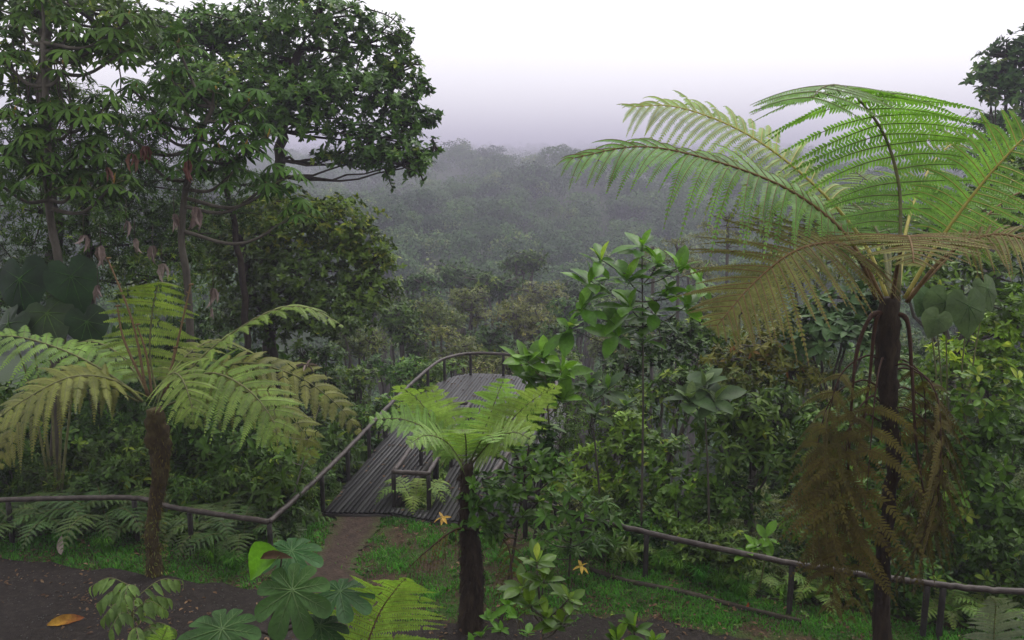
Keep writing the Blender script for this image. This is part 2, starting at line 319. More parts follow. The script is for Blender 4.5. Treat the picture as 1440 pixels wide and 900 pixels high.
def bush(name, label, cat, els, sty, base=None, group=None, cov=3.0, trunk=None, r0=None, bark='bark', L=None, mat=None, tilt=1.15, crown='foliage', stemname='stem', twigs=10, limb=.6, k=None, mat2=None):
    s = dict(STY[sty])
    if L: s['L'] = L
    if mat: s['mat'] = mat
    if k: s['k'] = k
    cen = np.mean([e[0] for e in els], 0)
    if base is None: base = (cen[0], cen[1])
    bz = g1(base[0], base[1]); root = empty(name, (base[0], base[1], bz), label, cat, group)
    P, ax, hv, idx = crown_points(els, cov, s['L'], s['k'])
    mb = MB(); rosette(mb, s['tm'], P, ax, s['k'], s['L'], tilt, 0, hv)
    tb = MB(); top = A(base[0], base[1], bz - .1)
    ht = max(cen[2] - bz, .5); rr = r0 or max(.012, .018 * ht)
    if trunk is not None: pts = [top] + list(trunk)
    else: pts = [top, A(base[0] * .6 + cen[0] * .4, base[1] * .6 + cen[1] * .4, bz + ht * .55)]
    sp = spline(pts, 6 * len(pts)); sp += rng.normal(0, rr * .25, sp.shape); tube(tb, sp, [rr * 1.25, rr, rr * .7], 9, 0, rough=.06)
    for i, e in enumerate(els):
        q = sp[np.argmin(np.linalg.norm(sp - e[0], axis=1) + (sp[:, 2] > e[0][2]) * 2)]
        mid = (q + e[0]) / 2 + A(0, 0, -.06 * np.linalg.norm(e[0] - q)) + rng.normal(0, .05, 3)
        br = spline([q, mid, e[0]], 8); br[1:-1] += rng.normal(0, rr * .3, (6, 3)); tube(tb, br, [rr * limb, rr * limb * .6, rr * limb * .35], 6, 0)
        for p in P[idx == i][:twigs]:
            tube(tb, spline([e[0], (e[0] + p) / 2 + rng.normal(0, .04, 3), p], 5), [rr * .25, rr * .08 + .003], 4, 0)
    mb.build(crown, [M[s['mat']]], root); tb.build(stemname, [M[bark]], root)
    return root

def frond(mbs, P, hint=(0, 0, 1), side=None, npair=20, plen=1.0, start=.15, npn=20, pw=.16, droop=.3, a0=80, a1=50, ribr=.018, var=.5, base=.55, peak=.35, tip=.06, jit=.0, gap=1.0, ov=1.2):
    """bipinnate frond: rachis along P, pinnae both sides, pinnules along every pinna"""
    mbL, mbR = mbs
    C = spline(P, 60); seg = np.linalg.norm(np.diff(C, axis=0), axis=1); al = np.concatenate([[0], np.cumsum(seg)]); Ltot = al[-1]; al /= Ltot
    tube(mbR, C[::2], np.linspace(ribr, ribr * .2, 30), 6)
    s = np.linspace(start, .985, npair); B = np.stack([np.interp(s, al, C[:, i]) for i in range(3)], -1)
    Tn = np.stack([np.interp(s, al, g) for g in nrm(np.gradient(C, axis=0)).T], -1); Tn = nrm(Tn)
    f = (s - start) / (1 - start)
    prof = np.where(f < peak, base + (1 - base) * np.sin(f / peak * np.pi / 2), tip + (1 - tip) * np.clip(1 - np.clip((f - peak) / (1 - peak), 0, 1) ** 1.7, 0, 1))
    hint = nrm(np.asarray(hint, float)); S = nrm(np.cross(Tn, hint[None]))
    if side is not None: sv = np.asarray(side, float)[None]; S = nrm(sv - .35 * Tn * (Tn @ sv[0])[:, None])
    Nn = np.cross(S, Tn)
    ang = np.radians(a0 + (a1 - a0) * f)
    wp = Ltot * (1 - start) / npair * .5 * 1.05
    for sd in (-1, 1):
        L = plen * prof * (1 + rng.normal(0, .06, npair)) ; an = ang + rng.normal(0, .05, npair)
        keep = rng.uniform(size=npair) < gap
        D = np.cos(an)[:, None] * Tn + np.sin(an)[:, None] * S * sd + Nn * .10 + rng.normal(0, .03 + jit, (npair, 3)); D = nrm(D)
        r = (np.arange(npn) + .6) / npn
        dr = droop * (1 + rng.normal(0, .28, npair))
        R = B[:, None] + L[:, None, None] * (D[:, None] * r[None, :, None] + A(0, 0, -1) * (dr[:, None, None] * (r ** 2)[None, :, None]))
        Dr = nrm(D[:, None] + A(0, 0, -1) * (2 * dr[:, None, None] * r[None, :, None]))
        Np = nrm(Nn[:, None] * np.ones((1, npn, 1)) + A(0, 0, .15)); Q = nrm(np.cross(Dr, Np))
        D = nrm(D + np.cross(Nn, D) * rng.normal(0, .05, (npair, 1)))
        pl = np.minimum(pw * (.35 + .65 * prof)[:, None], wp * ov) * (1 - r[None] ** 2.2 * .93) * (1 + rng.normal(0, .14, (npair, npn))) * (rng.uniform(size=(npair, npn)) > .02)
        hw = L[:, None] / npn * .5 * np.ones((1, npn))
        vv = var + rng.normal(0, .12, (npair, 1)) + rng.normal(0, .06, (npair, npn))
        for q in (-1, 1):
            q2 = nrm(Q * q + Dr * .38 - A(0, 0, .22 + droop * .3))
            b0 = R - Dr * hw[..., None]; b1 = R + Dr * hw[..., None]; tp = R + q2 * pl[..., None]
            md = R + q2 * pl[..., None] * .62
            V = np.stack([b0, b1, md + Dr * hw[..., None] * .78, tp, md - Dr * hw[..., None] * .78], 2)[keep].reshape(-1, 3)
            n = len(V) // 5; k = np.arange(n)[:, None] * 5
            mbL.add(V, [k + A(0, 1, 2, 4).astype(int), k + A(4, 2, 3).astype(int)], 0, np.clip(np.repeat(vv[keep].ravel(), 5), 0, 1))
        for i in np.nonzero(keep)[0]:
            tube(mbR, np.vstack([B[i][None], R[i, ::3]]), [ribr * .3, ribr * .1], 3, cap=False)
def add_frond(root, mat, rib, name='frond', label=None, **kw):
    a, b = MB(), MB(); frond((a, b), **kw)
    n = a.n; a.V += b.V; a.A += b.A; a.F += [(f + n, 1) for f, m in b.F]; a.n += b.n
    o = a.build(name, [M[mat], M[rib]], root)
    if label: o['label'] = label
    return o
def pxl(L): return [at(*p) for p in L]

def fern_trunk(root, P, rad, mat, fibres=900, sides=18, name='trunk', fibmat='fernbark', fl=.16):
    mb = MB(); C = spline(P, 44); C[1:-1, :2] += rng.normal(0, .012, (42, 2)); tube(mb, C, rad, sides, 0, rough=.07)
    t = rng.uniform(0, .98, fibres); i = (t * 43).astype(int); rr = np.interp(t, np.linspace(0, 1, len(rad)), rad)
    a = rng.uniform(0, 6.28, fibres); o = np.stack([np.cos(a), np.sin(a), 0 * a], -1)
    pos = C[i] + o * (rr * .96)[:, None]; d = o * rng.uniform(.15, .7, (fibres, 1)) + A(0, 0, -1) + rng.normal(0, .3, (fibres, 3))
    scatter(mb, leaf5(.16, .1, .2), pos, d, o, rng.uniform(.4, 1.1, fibres) * fl, 1, rng.uniform(0, 1, fibres))
    return mb.build(name, [M[mat], M[fibmat]], root, smooth=True)

# ================================================================== SETTING
ys = np.concatenate([np.arange(-25, 10, 2.5), np.arange(10, 24, .35), np.geomspace(24, 9500, 120)])
us = np.linspace(-1, 1, 150); us = np.sign(us) * np.abs(us) ** 1.25
GX = us[None] * (34 + 1.0 * np.maximum(ys, 0))[:, None]; GY = np.repeat(ys[:, None], len(us), 1)
GZ = gz(GX, GY)
mb = MB(); i = np.arange(len(ys) - 1)[:, None] * len(us); j = np.arange(len(us) - 1)[None]
mb.add(np.stack([GX, GY, GZ], -1), np.stack([i + j, i + j + 1, i + j + 1 + len(us), i + j + len(us)], -1).reshape(-1, 4), 0, sstep(.2, 2.5, GY - np.interp(GX, EX, EY)).ravel())
tag(mb.build('ground', [M['ground']], origin=(0, 0, 0), smooth=True), kind='structure')

def strip(name, rows, mat, lift, wob=.10, label=None):
    """ground sheet between two edge polylines given as rows of (left point, right point)"""
    Lp = spline([r[0] for r in rows], 90); Rp = spline([r[1] for r in rows], 90); mb = MB(); m = 14
    e1 = rng.normal(0, wob, 90); e2 = rng.normal(0, wob, 90)
    t = np.linspace(0, 1, m)[None, :, None]; d = nrm(Rp - Lp)
    Lq = Lp - d * e1[:, None]; Rq = Rp + d * e2[:, None]
    P = Lq[:, None] * (1 - t) + Rq[:, None] * t
    P[..., 2] = gz(P[..., 0], P[..., 1]) + lift
    i = np.arange(89)[:, None] * m; j = np.arange(m - 1)[None]
    mb.add(P, np.stack([i + j, i + j + 1, i + j + 1 + m, i + j + m], -1).reshape(-1, 4), 0, (np.minimum(1, 3.2 * np.minimum(t, 1 - t))[..., 0] * np.minimum(1, np.minimum(np.arange(90), 89 - np.arange(90)) / 9 + .3)[:, None]).ravel())
    return tag(mb.build(name, [M[mat]], smooth=True), kind='structure'), P
G = lambda u, v: on(u, v, 0)
_, PATH = strip('path', [(A(-22, 16.9, 0), A(-22, 12.3, 0)), (A(-14, 17.0, 0), A(-14, 12.6, 0)), (G(0, 788), A(-9.5, 12.7, 0)), (G(210, 808), A(-6, 12.6, 0)), (G(355, 828), A(-3.8, 12.5, 0)), (G(520, 868), A(-2, 12.3, 0)), (G(700, 872), A(0, 12.1, 0)), (G(880, 868), A(2.3, 11.9, 0)), (G(1000, 890), A(4, 11.6, 0)), (G(1180, 925), A(6.5, 11, 0)), (A(11, 11.7, 0), A(10, 9.8, 0)), (A(20, 10, 0), A(19, 7.5, 0))], 'path', .03)
_, SOIL = strip('soil_path', [(G(476, 716), G(536, 724)), (G(466, 745), G(530, 748)), (G(450, 775), G(512, 772)), (G(430, 800), G(500, 800)), (G(420, 830), G(520, 835)), (G(430, 868), G(560, 872))], 'soil', .055, .06)

# far forested slope: one mass nobody could count
def far_forest():
    mb = MB(); n = 4800
    w = rng.uniform(size=n) ** .85; y = 98 * (2900 / 98) ** w
    x = y * rng.uniform(-.62, .66, n); z = gz(x, y); gr = np.interp(y, [100, 200, 400, 900, 2800], [.62, .85, 1.05, 1.5, 2.0]); Rc = rng.uniform(3.6, 7.2, n) * gr; hh = rng.uniform(3.5, 10, n) * np.minimum(gr, 1.4)
    for a in range(n):
        k = int(620 if y[a] < 300 else 330 if y[a] < 800 else 110); nl = 10
        lc = nrm(rng.normal(size=(nl, 3)) + A(0, 0, .3)) * A(.62, .62, .34) * Rc[a]; li = rng.integers(0, nl, k)
        d = nrm(rng.normal(size=(k, 3)) + A(0, -.3, .55)); P = lc[li] + d * Rc[a] * (.44 + .05 * rng.normal(size=(k, 1))) * A(1, 1, .95) + A(x[a], y[a], z[a] + hh[a])
        v = np.clip(rng.normal(.42, .27) + rng.normal(0, .08, nl)[li] + rng.normal(0, .1, k), 0, 1)
        scatter(mb, leaf5(.75, .1, .2, .5), P, np.cross(d, rng.normal(size=(k, 3))) + d * .25, d + A(0, 0, .2) + rng.normal(0, .3, (k, 3)), Rc[a] * rng.uniform(.10, .20, k), 0, v)
    tag(mb.build('far_forest', [M['far']], origin=(0, 0, 0)), kind='stuff')
far_forest()

# ================================================================== VIEWING PLATFORM AND RAILINGS
DZ = .12
root = empty('viewing_platform', (-1.4, 25.5, 0), 'dark boarded lookout platform with rounded far end jutting over the gully', 'platform')
outer = [(-4.5, 19.15), (-4.2, 21.5), (-3.68, 26.3), (-3.2, 29.5), (-2.85, 31.2), (-2.35, 32.2), (-1.67, 32.8), (-.4, 32.65), (.6, 32), (1.3, 30.9), (1.68, 29.2), (1.75, 27.2), (1.35, 24.2), (.7, 21.3), (.05, 18.6), (-1.9, 18.7), (-2.85, 19.1)]
hole = [(-2.88, 19.4), (-1.95, 19.2), (-1.36, 25.5), (-1.92, 25.55)]
def cuts(poly, c, d, n):
    out = []
    for a in range(len(poly)):
        p, q = A(*poly[a]) - c, A(*poly[(a + 1) % len(poly)]) - c
        sa, sb = p @ n, q @ n
        if (sa > 0) != (sb > 0): t = sa / (sa - sb); out.append((p + (q - p) * t) @ d)
    return sorted(out)
d2 = nrm(A(.155, .988)); n2 = A(d2[1], -d2[0]); mb = MB()
for k in range(-75, 76):
    c = A(-1.4, 25.5) + n2 * k * .118; o = cuts(outer, c, d2, n2); h = cuts(hole, c, d2, n2); iv = []
    for a in range(0, len(o) - 1, 2):
        lo, hi = o[a], o[a + 1]
        if len(h) >= 2 and lo < h[0] and h[1] < hi: iv += [(lo, h[0]), (h[1], hi)]
        else: iv.append((lo, hi))
    for lo, hi in iv:
        if hi - lo < .15: continue
        m = c + d2 * (lo + hi) / 2
        box(mb, (m[0], m[1], DZ + rng.normal(0, .004)), (*d2, 0), (*n2, 0), (.047, (hi - lo) / 2, .02), 0, rng.uniform())
mb.build('deck', [M['deck']], root)
mb = MB()
def prism(P, za, zb, w, mb):
    P = [A(*p) for p in P]
    for a in range(len(P)):
        p, q = P[a], P[(a + 1) % len(P)]; d = q - p; l = np.linalg.norm(d)
        box(mb, ((p[0] + q[0]) / 2, (p[1] + q[1]) / 2, (za + zb) / 2), (d[0], d[1], 0), (d[1], -d[0], 0), (w, l / 2 - .01, (zb - za) / 2))
prism(outer, -.2, DZ - .03, .04, mb); prism(hole, -.2, DZ - .03, .035, mb)
mb.build('rim_beam', [M['post']], root)
for px_, py_ in [(-3.9, 22.5), (-3.4, 26.5), (-2.8, 29.8), (-1, 32.2), (.9, 31), (1.4, 27), (.7, 23), (-1.2, 26.5)]:
    m = MB(); z0 = g1(px_, py_); tube(m, [(px_, py_, z0 - .2), (px_, py_, -.01)], .11, 8, 0); m.build('support_post', [M['post']], root)
def rail_line(root, pts, posts, zr=1.0, nm='handrail', r=.058, zb=None, sharp=False):
    m = MB()
    C = np.array([(a, b, zr + (c[0] if c else 0)) for a, b, *c in pts]); C = C if sharp else spline(C, 14 * len(C))
    if sharp: C = np.vstack([np.linspace(C[a], C[a + 1], 12) for a in range(len(C) - 1)])
    C = C + rng.normal(0, .005, C.shape); tube(m, C, r, 10, 0, rough=.02)
    m.build(nm, [M['rail']], root, smooth=True)
    for (x, y) in posts:
        k = np.argmin(np.hypot(C[:, 0] - x, C[:, 1] - y)); x, y, z = C[k]; q = MB()
        b0 = zb if zb is not None else g1(x, y) - .25
        tube(q, np.linspace((x, y, b0), (x, y, z - .035), 6), .055, 10, 0, rough=.03); q.build('post', [M['post']], root)
rail_line(root, [(-5.03, 16.6), (-4.77, 18.02), (-4.43, 20.08), (-4.05, 23), (-3.63, 26.31), (-3.12, 29.51)], [(-4.55, 19.3), (-4.28, 21.2), (-4.05, 23.1), (-3.8, 24.9), (-3.45, 27.4)], nm='handrail', zb=-.12)
rail_line(root, [(-3.12, 29.51), (-2.75, 31.2), (-2.3, 32), (-1.67, 32.5), (-.36, 32.4), (.55, 31.75), (1.2, 30.6), (1.48, 29), (1.46, 27.2), (1.1, 25.5)], [(-3.05, 29.8), (-2.6, 31.6), (-1.67, 32.6), (-.36, 32.4), (.8, 31.4), (1.45, 29), (1.4, 27)], nm='end_rail', zb=-.12)
rail_line(root, [(1.1, 25.5), (.74, 24.27), (.2, 22.0), (-.55, 19.07)], [(.95, 25), (.55, 23.4), (.15, 21.7), (-.25, 20.1), (-.55, 19.1)], nm='right_handrail', zb=-.12)
rail_line(root, [(-1.98, 25.49), (-2.55, 22.02), (-2.85, 19.5), (-2.0, 19.38), (-1.72, 22), (-1.3, 25.49), (-1.98, 25.5)], [(-2.85, 19.5), (-2.0, 19.38), (-2.5, 22.2), (-1.7, 22.2), (-1.95, 25.4), (-1.3, 25.4)], nm='inner_rail', zb=-.12, sharp=True)
r2 = empty('railing', (-8.5, 17.8, 0), 'brown pipe railing on dark posts behind the left tree fern', 'railing')
rail_line(r2, [(-24, 17.2), (-16, 17.6), (-11.3, 17.77), (-8.53, 17.89), (-7.19, 17.3), (-5.03, 16.6)], [(-20, 17.4), (-14.5, 17.7), (-11.2, 17.8), (-8.35, 17.85), (-6.9, 17.2), (-5.06, 16.62)], sharp=False)
r3 = empty('railing', (4, 15.4, 0), 'brown pipe railing sloping across the green thicket above the grass strip', 'railing')
rail_line(r3, [(-.5, 18.9), (.24, 18.1), (1.21, 17.11), (2.78, 16.04), (5.27, 14.72), (7.63, 13.9), (8.88, 13.68), (13, 13.2)], [(.3, 18), (1.5, 16.9), (2.76, 16.05), (5.2, 14.75), (7.4, 13.95), (7.62, 13.9), (10.5, 13.5)])
mb = MB(); tube(mb, [(x, y, g1(x, y) + .03) for x, y in [(1.5, 16.55), (2.3, 15.95), (3.4, 15.35), (4.4, 14.85), (5.3, 14.35)]], .055, 8, 0, rough=.12)
tag(mb.build('edging_log', [M['edge']]), 'old dark timber edging along the back of the bright grass strip', 'edging log')

# ================================================================== TREE FERNS
Z = (0, 0, 1); FR = (0, -1, .25)
# --- left one
b = at(220, 806, 16.2); bz = g1(b[0], 16.2)
root = empty('tree_fern', (b[0], 16.2, bz), 'olive green tree fern with mossy trunk rising in front of the left railing', 'tree fern')
cr = at(217, 575, 16.2)
fern_trunk(root, [(b[0], 16.2, bz - .2), (b[0] - .02, 16.2, bz + 1), (cr[0] + .03, 16.2, (bz + cr[2]) / 2 + .5), cr], [.19, .14, .125, .135, .16, .22, .15], 'mossbark', 1500, fl=.12, fibmat='ferndead')
def mossy(root, C, R, n, mat, L):
    mb = MB(); t = rng.uniform(0, 1, n); P = spline(C, 40)[(t * 39).astype(int)]; a = rng.uniform(0, 6.28, n); o = np.stack([np.cos(a), np.sin(a), 0 * a], -1)
    scatter(mb, T_LANCE, P + o * R, o * .5 + A(0, 0, -.6) + rng.normal(0, .4, (n, 3)), o + A(0, 0, .6), L * rng.uniform(.5, 1.2, n), 0, rng.uniform(0, 1, n)); return mb.build("moss_foliage", [M[mat]], root)
mossy(root, [(b[0], 16.2, bz), (b[0], 16.2, bz + 1.3)], .21, 320, 'olive', .09)
for nm_, pts, kw in [
    ('fern', [(222, 562, 16.2), (211, 500, 16.35), (214, 440, 16.3), (222, 402, 16.0), (227, 396, 15.7)], dict(side=(1, 0, 0), npair=12, plen=1.02, start=.2, droop=0.14, a0=92, a1=84, ov=1.0, base=.85, peak=.3, tip=.3)),
    ('fern', [(240, 550, 16.2), (300, 488, 16.4), (375, 440, 16.5), (430, 432, 16.5), (482, 458, 16.4)], dict(hint=Z, npair=15, plen=.82, droop=0.36, base=.7, a0=72, a1=38)),
    ('fern', [(235, 565, 16), (290, 525, 15.5), (345, 545, 15.1), (383, 590, 14.8), (392, 632, 14.7)], dict(hint=(0, -.6, 1), npair=14, plen=1.05, droop=0.30, base=.7, a0=75)),
    ('fernolive', [(240, 560, 16.3), (330, 512, 16.5), (415, 528, 16.6), (475, 570, 16.6), (505, 608, 16.5)], dict(hint=(0, -.5, 1), npair=16, plen=.85, droop=0.40, base=.6)),
    ('fern', [(195, 555, 16.1), (130, 512, 16), (60, 482, 15.9), (0, 473, 15.8), (-60, 495, 15.7)], dict(hint=(0, -.3, 1), npair=16, plen=.95, droop=0.50, base=.6)),
    ('fernolive', [(195, 565, 16), (120, 530, 15.4), (55, 560, 15), (15, 610, 14.8), (0, 655, 14.7)], dict(hint=(0, -.5, 1), npair=15, plen=.95, droop=0.40, base=.65)),
    ('fernolive', [(200, 565, 15.9), (160, 535, 15.2), (100, 530, 14.7), (30, 565, 14.3), (-30, 610, 14.1)], dict(hint=(0, -.5, 1), npair=15, plen=.9, droop=0.36, base=.65)),
    ('fern', [(222, 565, 15.9), (238, 528, 15.4), (254, 530, 15), (268, 565, 14.7), (272, 600, 14.6)], dict(hint=(0, -.7, 1), npair=14, plen=.75, droop=0.32, base=.7)),
    ('fernolive', [(225, 558, 16.5), (262, 500, 17.2), (310, 478, 17.9), (365, 500, 18.4)], dict(hint=Z, npair=16, plen=.8, droop=0.29, base=.6)),
    ('fernolive', [(235, 570, 16), (300, 545, 15.6), (370, 560, 15.6), (425, 605, 15.6), (440, 650, 15.6)], dict(hint=(0, -.5, 1), npair=17, plen=.8, droop=0.40, base=.6)),
    ('fern', [(212, 560, 16.4), (170, 500, 17), (120, 480, 17.5), (70, 505, 18)], dict(hint=Z, npair=16, plen=.8, droop=0.29, base=.6))]:
    add_frond(root, nm_, 'stalk', P=pxl(pts), npn=24, pw=.2, **({'ov': 1.2} if 'ov' not in kw else {}), ribr=.024, **kw)
for pts in ([(207, 558), (187, 455), (152, 365)], [(210, 556), (175, 480), (165, 432)], [(214, 556), (206, 500), (193, 458)], [(233, 556), (250, 480), (268, 402)], [(226, 560), (240, 520), (246, 490)]):
    m = MB(); P = spline([at(u, v, 16.05) for u, v in pts], 16)
    tube(m, P, [.028, .024, .019, .014], 7, 0, rough=.1)
    th = np.linspace(0, 7, 18); rr = np.linspace(.055, .015, 18); c = P[-1] + A(.0, -.05, .02)
    tube(m, np.stack([c[0] + rr * np.sin(th), c[1] + .05 - rr * np.cos(th), c[2] + .3 * rr * np.sin(th + .7)], -1), np.linspace(.02, .009, 18), 6, 0)
    for q in P[4:-1:2]: tube(m, [q, q + rng.normal(0, .012, 3) + A(.04, 0, .02)], [.013, .006], 5, 0); tube(m, [q, q + rng.normal(0, .012, 3) + A(-.04, 0, .02)], [.013, .006], 5, 0)
    m.build('crozier', [M['crozier']], root)

# --- right one
Y0 = 12.5; b = at(1246, 960, Y0); bz = g1(b[0], Y0)
root = empty('tree_fern', (b[0], Y0, bz), 'tall tree fern with bright lacy fronds and brown hanging skirt beside right railing', 'tree fern')
cr = at(1251, 418, Y0)
fern_trunk(root, [(b[0], Y0, bz - .2), tuple(at(1240, 800, Y0)), tuple(at(1256, 650, Y0)), tuple(at(1247, 540, Y0)), cr], [.2, .13, .105, .10, .105, .135, .18, .14], 'fernbark', 1500, fl=.1)
mossy(root, [at(1240, 800, Y0), at(1256, 640, Y0), at(1250, 560, Y0)], .15, 260, 'olive', .07)
for nm_, rib, pts, kw in [
    ('fernlit', 'brib', [(1240, 420, 12.5), (1213, 365, 12.4), (1172, 312, 12.3), (1100, 262, 12.2), (1000, 225, 12.1), (900, 206, 12), (798, 224, 11.9)], dict(hint=(0, -.45, 1), npair=30, plen=1.3, start=.2, droop=.55, base=.5, peak=.4, a0=78, a1=45, tip=.18, ov=1.4)),
    ('fernpale', 'yrib', [(1248, 420, 12.7), (1220, 350, 13), (1170, 285, 13.3), (1100, 222, 13.6), (1030, 178, 13.8), (950, 150, 13.9), (886, 150, 13.9)], dict(hint=(0, -.55, 1), npair=27, plen=1.35, start=.3, droop=.5, base=.55, peak=.4, tip=.25, ov=1.2)),
    ('fernlit', 'stalk', [(1263, 420, 12.5), (1266, 330, 12.7), (1264, 260, 12.8), (1246, 195, 12.7), (1215, 148, 12.3), (1185, 122, 11.8), (1158, 122, 11.3), (1140, 140, 10.9)], dict(side=(1, .1, 0), npair=21, plen=1.5, start=.22, droop=.22, base=.7, peak=.3, a0=88, a1=84, tip=.5)),
    ('fernlit', 'yrib', [(1272, 420, 12.5), (1320, 340, 12.4), (1370, 272, 12.2), (1410, 225, 12), (1455, 182, 11.8), (1510, 160, 11.6)], dict(hint=(0, -.8, 1), npair=20, plen=1.05, start=.32, droop=.35, base=.55)),
    ('fernlit', 'brib', [(1275, 420, 12.6), (1325, 370, 13), (1375, 315, 13.4), (1440, 268, 13.8), (1520, 262, 14.2)], dict(hint=(0, -.3, 1), npair=20, plen=.95, start=.3, droop=.35, base=.55)),
    ('fernbrown', 'brib', [(1232, 420, 12.4), (1210, 368, 12), (1180, 342, 11.7), (1120, 352, 11.3), (1060, 398, 11.1), (1005, 462, 10.9)], dict(hint=(0, -.45, 1), npair=27, plen=1.4, start=.26, droop=.2, base=.75, ov=1.5)),
    ('fernbrown', 'brib', [(1255, 418, 12.3), (1263, 370, 11.8), (1270, 342, 11.3), (1277, 332, 10.7), (1283, 350, 10.1), (1285, 372, 9.8)], dict(hint=Z, ov=1.5, npair=20, plen=1.1, start=.42, droop=.16, base=.8, a0=86, a1=60)),
    ('fernlit', 'stalk', [(1252, 420, 12.7), (1240, 340, 13.6), (1205, 290, 14.5), (1150, 275, 15.4), (1090, 290, 16)], dict(hint=Z, npair=22, plen=1.1, start=.32, droop=.3)),
    ('fernlit', 'yrib', [(1262, 420, 12.8), (1275, 320, 13.7), (1300, 250, 14.5), (1335, 205, 15.2), (1385, 195, 15.8)], dict(side=(.9, .3, -.2), npair=24, plen=1.2, start=.35, droop=.3)),
    ('fernlit', 'stalk', [(1250, 420, 12.8), (1250, 330, 13.8), (1235, 270, 14.8), (1195, 235, 15.6)], dict(hint=(0, -.6, 1), npair=20, plen=1.1, start=.35, droop=.3)),
    ('fernbrown', 'brib', [(1275, 425, 12.4), (1330, 360, 12), (1395, 330, 11.7), (1460, 345, 11.4), (1520, 390, 11.2)], dict(hint=(0, -.4, 1), npair=20, plen=1.0, start=.4, droop=.35))]:
    add_frond(root, nm_, rib, P=pxl(pts), npn=28, pw=.19, ribr=.034, gap=.97, **kw)
for pts in ([(1225, 445), (1204, 500), (1196, 600), (1190, 720)], [(1275, 450), (1282, 520), (1288, 620), (1300, 700)], [(1232, 450), (1222, 540), (1205, 650)]):
    m = MB(); P = [tuple(cr + A(0, 0, -.25))] + [tuple(at(u, v, Y0 - .1 - .08 * i)) for i, (u, v) in enumerate(pts)]
    tube(m, spline(P, 30), [.05, .032, .022, .014], 7, 0, rough=.1); m.build('dead_stalk', [M['petiole']], root)
for k, (a, dz, ln) in enumerate([(-2.1, 1.0, 3.9), (-.8, 1.1, 3.4), (-2.9, 1.0, 3.5), (-.1, 1.2, 3.1), (-2.5, 1.6, 3.4), (.35, 1.1, 3.3), (-.15, 1.5, 3.2), (-2.7, 1.9, 3.0), (-.3, 1.8, 2.8), (3.1, 1.4, 3.3)]):
    o = A(math.cos(a), math.sin(a), 0); c = cr - A(0, 0, dz)
    P = [c, c + o * .35 + A(0, 0, .12), c + o * .8 + A(0, 0, -.3), c + o * .92 + A(0, 0, -ln * .5), c + o * .62 + A(rng.normal(0, .15), 0, -ln)]
    add_frond(root, 'ferndead', 'petiole', 'dead_frond', P=P, hint=o + A(0, 0, .25), npair=13, plen=.95, start=.2, npn=20, pw=.12, droop=.55, ribr=.018, gap=.9, jit=.1)

# --- small pale one in the middle
Y1 = 14.2; b = at(662, 886, Y1); bz = g1(b[0], Y1); cr = at(656, 652, Y1)
root = empty('tree_fern', (b[0], Y1, bz), 'small pale tree fern with thick trunk standing before the platform', 'tree fern')
fern_trunk(root, [(b[0], Y1, bz - .2), tuple(at(663, 800, Y1)), tuple(at(657, 720, Y1)), cr], [.23, .21, .20, .17, .12, .115, .11], 'fernbark', 1700)
for pts, kw in [
    ([(650, 650, 14.2), (618, 605, 14.2), (588, 562, 14.1), (562, 543, 13.9)], dict(side=(1, 0, 0), plen=.62)),
    ([(652, 650, 14.3), (630, 598, 14.6), (613, 562, 14.8), (607, 546, 14.8)], dict(side=(1, 0, 0), plen=.6)),
    ([(662, 650, 14.2), (682, 602, 14.3), (698, 560, 14.2), (708, 534, 14)], dict(side=(1, 0, 0), plen=.62)),
    ([(664, 650, 14.2), (706, 604, 14.1), (746, 565, 14), (782, 543, 13.9)], dict(side=(1, 0, 0), plen=.6)),
    ([(648, 650, 14.1), (615, 612, 13.9), (568, 590, 13.7), (522, 590, 13.6)], dict(hint=(0, -.6, 1), plen=.5)),
    ([(650, 652, 14), (628, 622, 13.5), (600, 612, 13.1), (576, 624, 12.9)], dict(hint=(0, -.7, 1), plen=.5)),
    ([(664, 652, 14), (692, 620, 13.5), (722, 608, 13.2), (748, 618, 13)], dict(hint=(0, -.7, 1), plen=.5)),
    ([(656, 652, 14), (655, 618, 13.5), (652, 605, 13.1), (650, 608, 12.8)], dict(hint=(0, -.2, 1), plen=.55)),
    ([(660, 652, 14), (676, 620, 13.6), (688, 612, 13.2), (694, 620, 12.9)], dict(hint=(0, -.4, 1), plen=.5))]:
    add_frond(root, 'fernpale', 'stalk', P=pxl(pts), npair=13, start=.14, npn=24, pw=.12, ribr=.016, droop=.14, base=.65, a0=84, a1=64, tip=.2, ov=1.3, **kw)
P = pxl([(668, 745, 14.1), (640, 745, 13.9), (600, 775, 13.8), (573, 800, 13.8)])
add_frond(root, 'ferndead', 'petiole', 'dead_frond', P=P, hint=Z, npair=14, plen=.45, start=.2, npn=10, pw=.05, droop=1.3, ribr=.025, gap=.85, a0=70, a1=60)
P = pxl([(690, 745, 14.2), (715, 770, 13.8), (722, 830, 13.6), (735, 885, 13.5)])
add_frond(root, 'ferndead', 'petiole', 'dead_frond', P=P, hint=FR, npair=12, plen=.35, start=.2, npn=10, pw=.05, droop=.9, ribr=.02, gap=.85)
m = MB(); Pe = crown_points([ell(690, 700, 50, 32, 14.1), ell(672, 745, 42, 28, 14.1), ell(668, 690, 28, 30, 14.1)], 1.1, .2, 6); rosette(m, T_ELL, Pe[0], Pe[1], 6, .2, 1.1, 0, Pe[2] * .8)
m.build('epiphyte_leaves', [M['mid']], root)
for k in range(26):
    pass

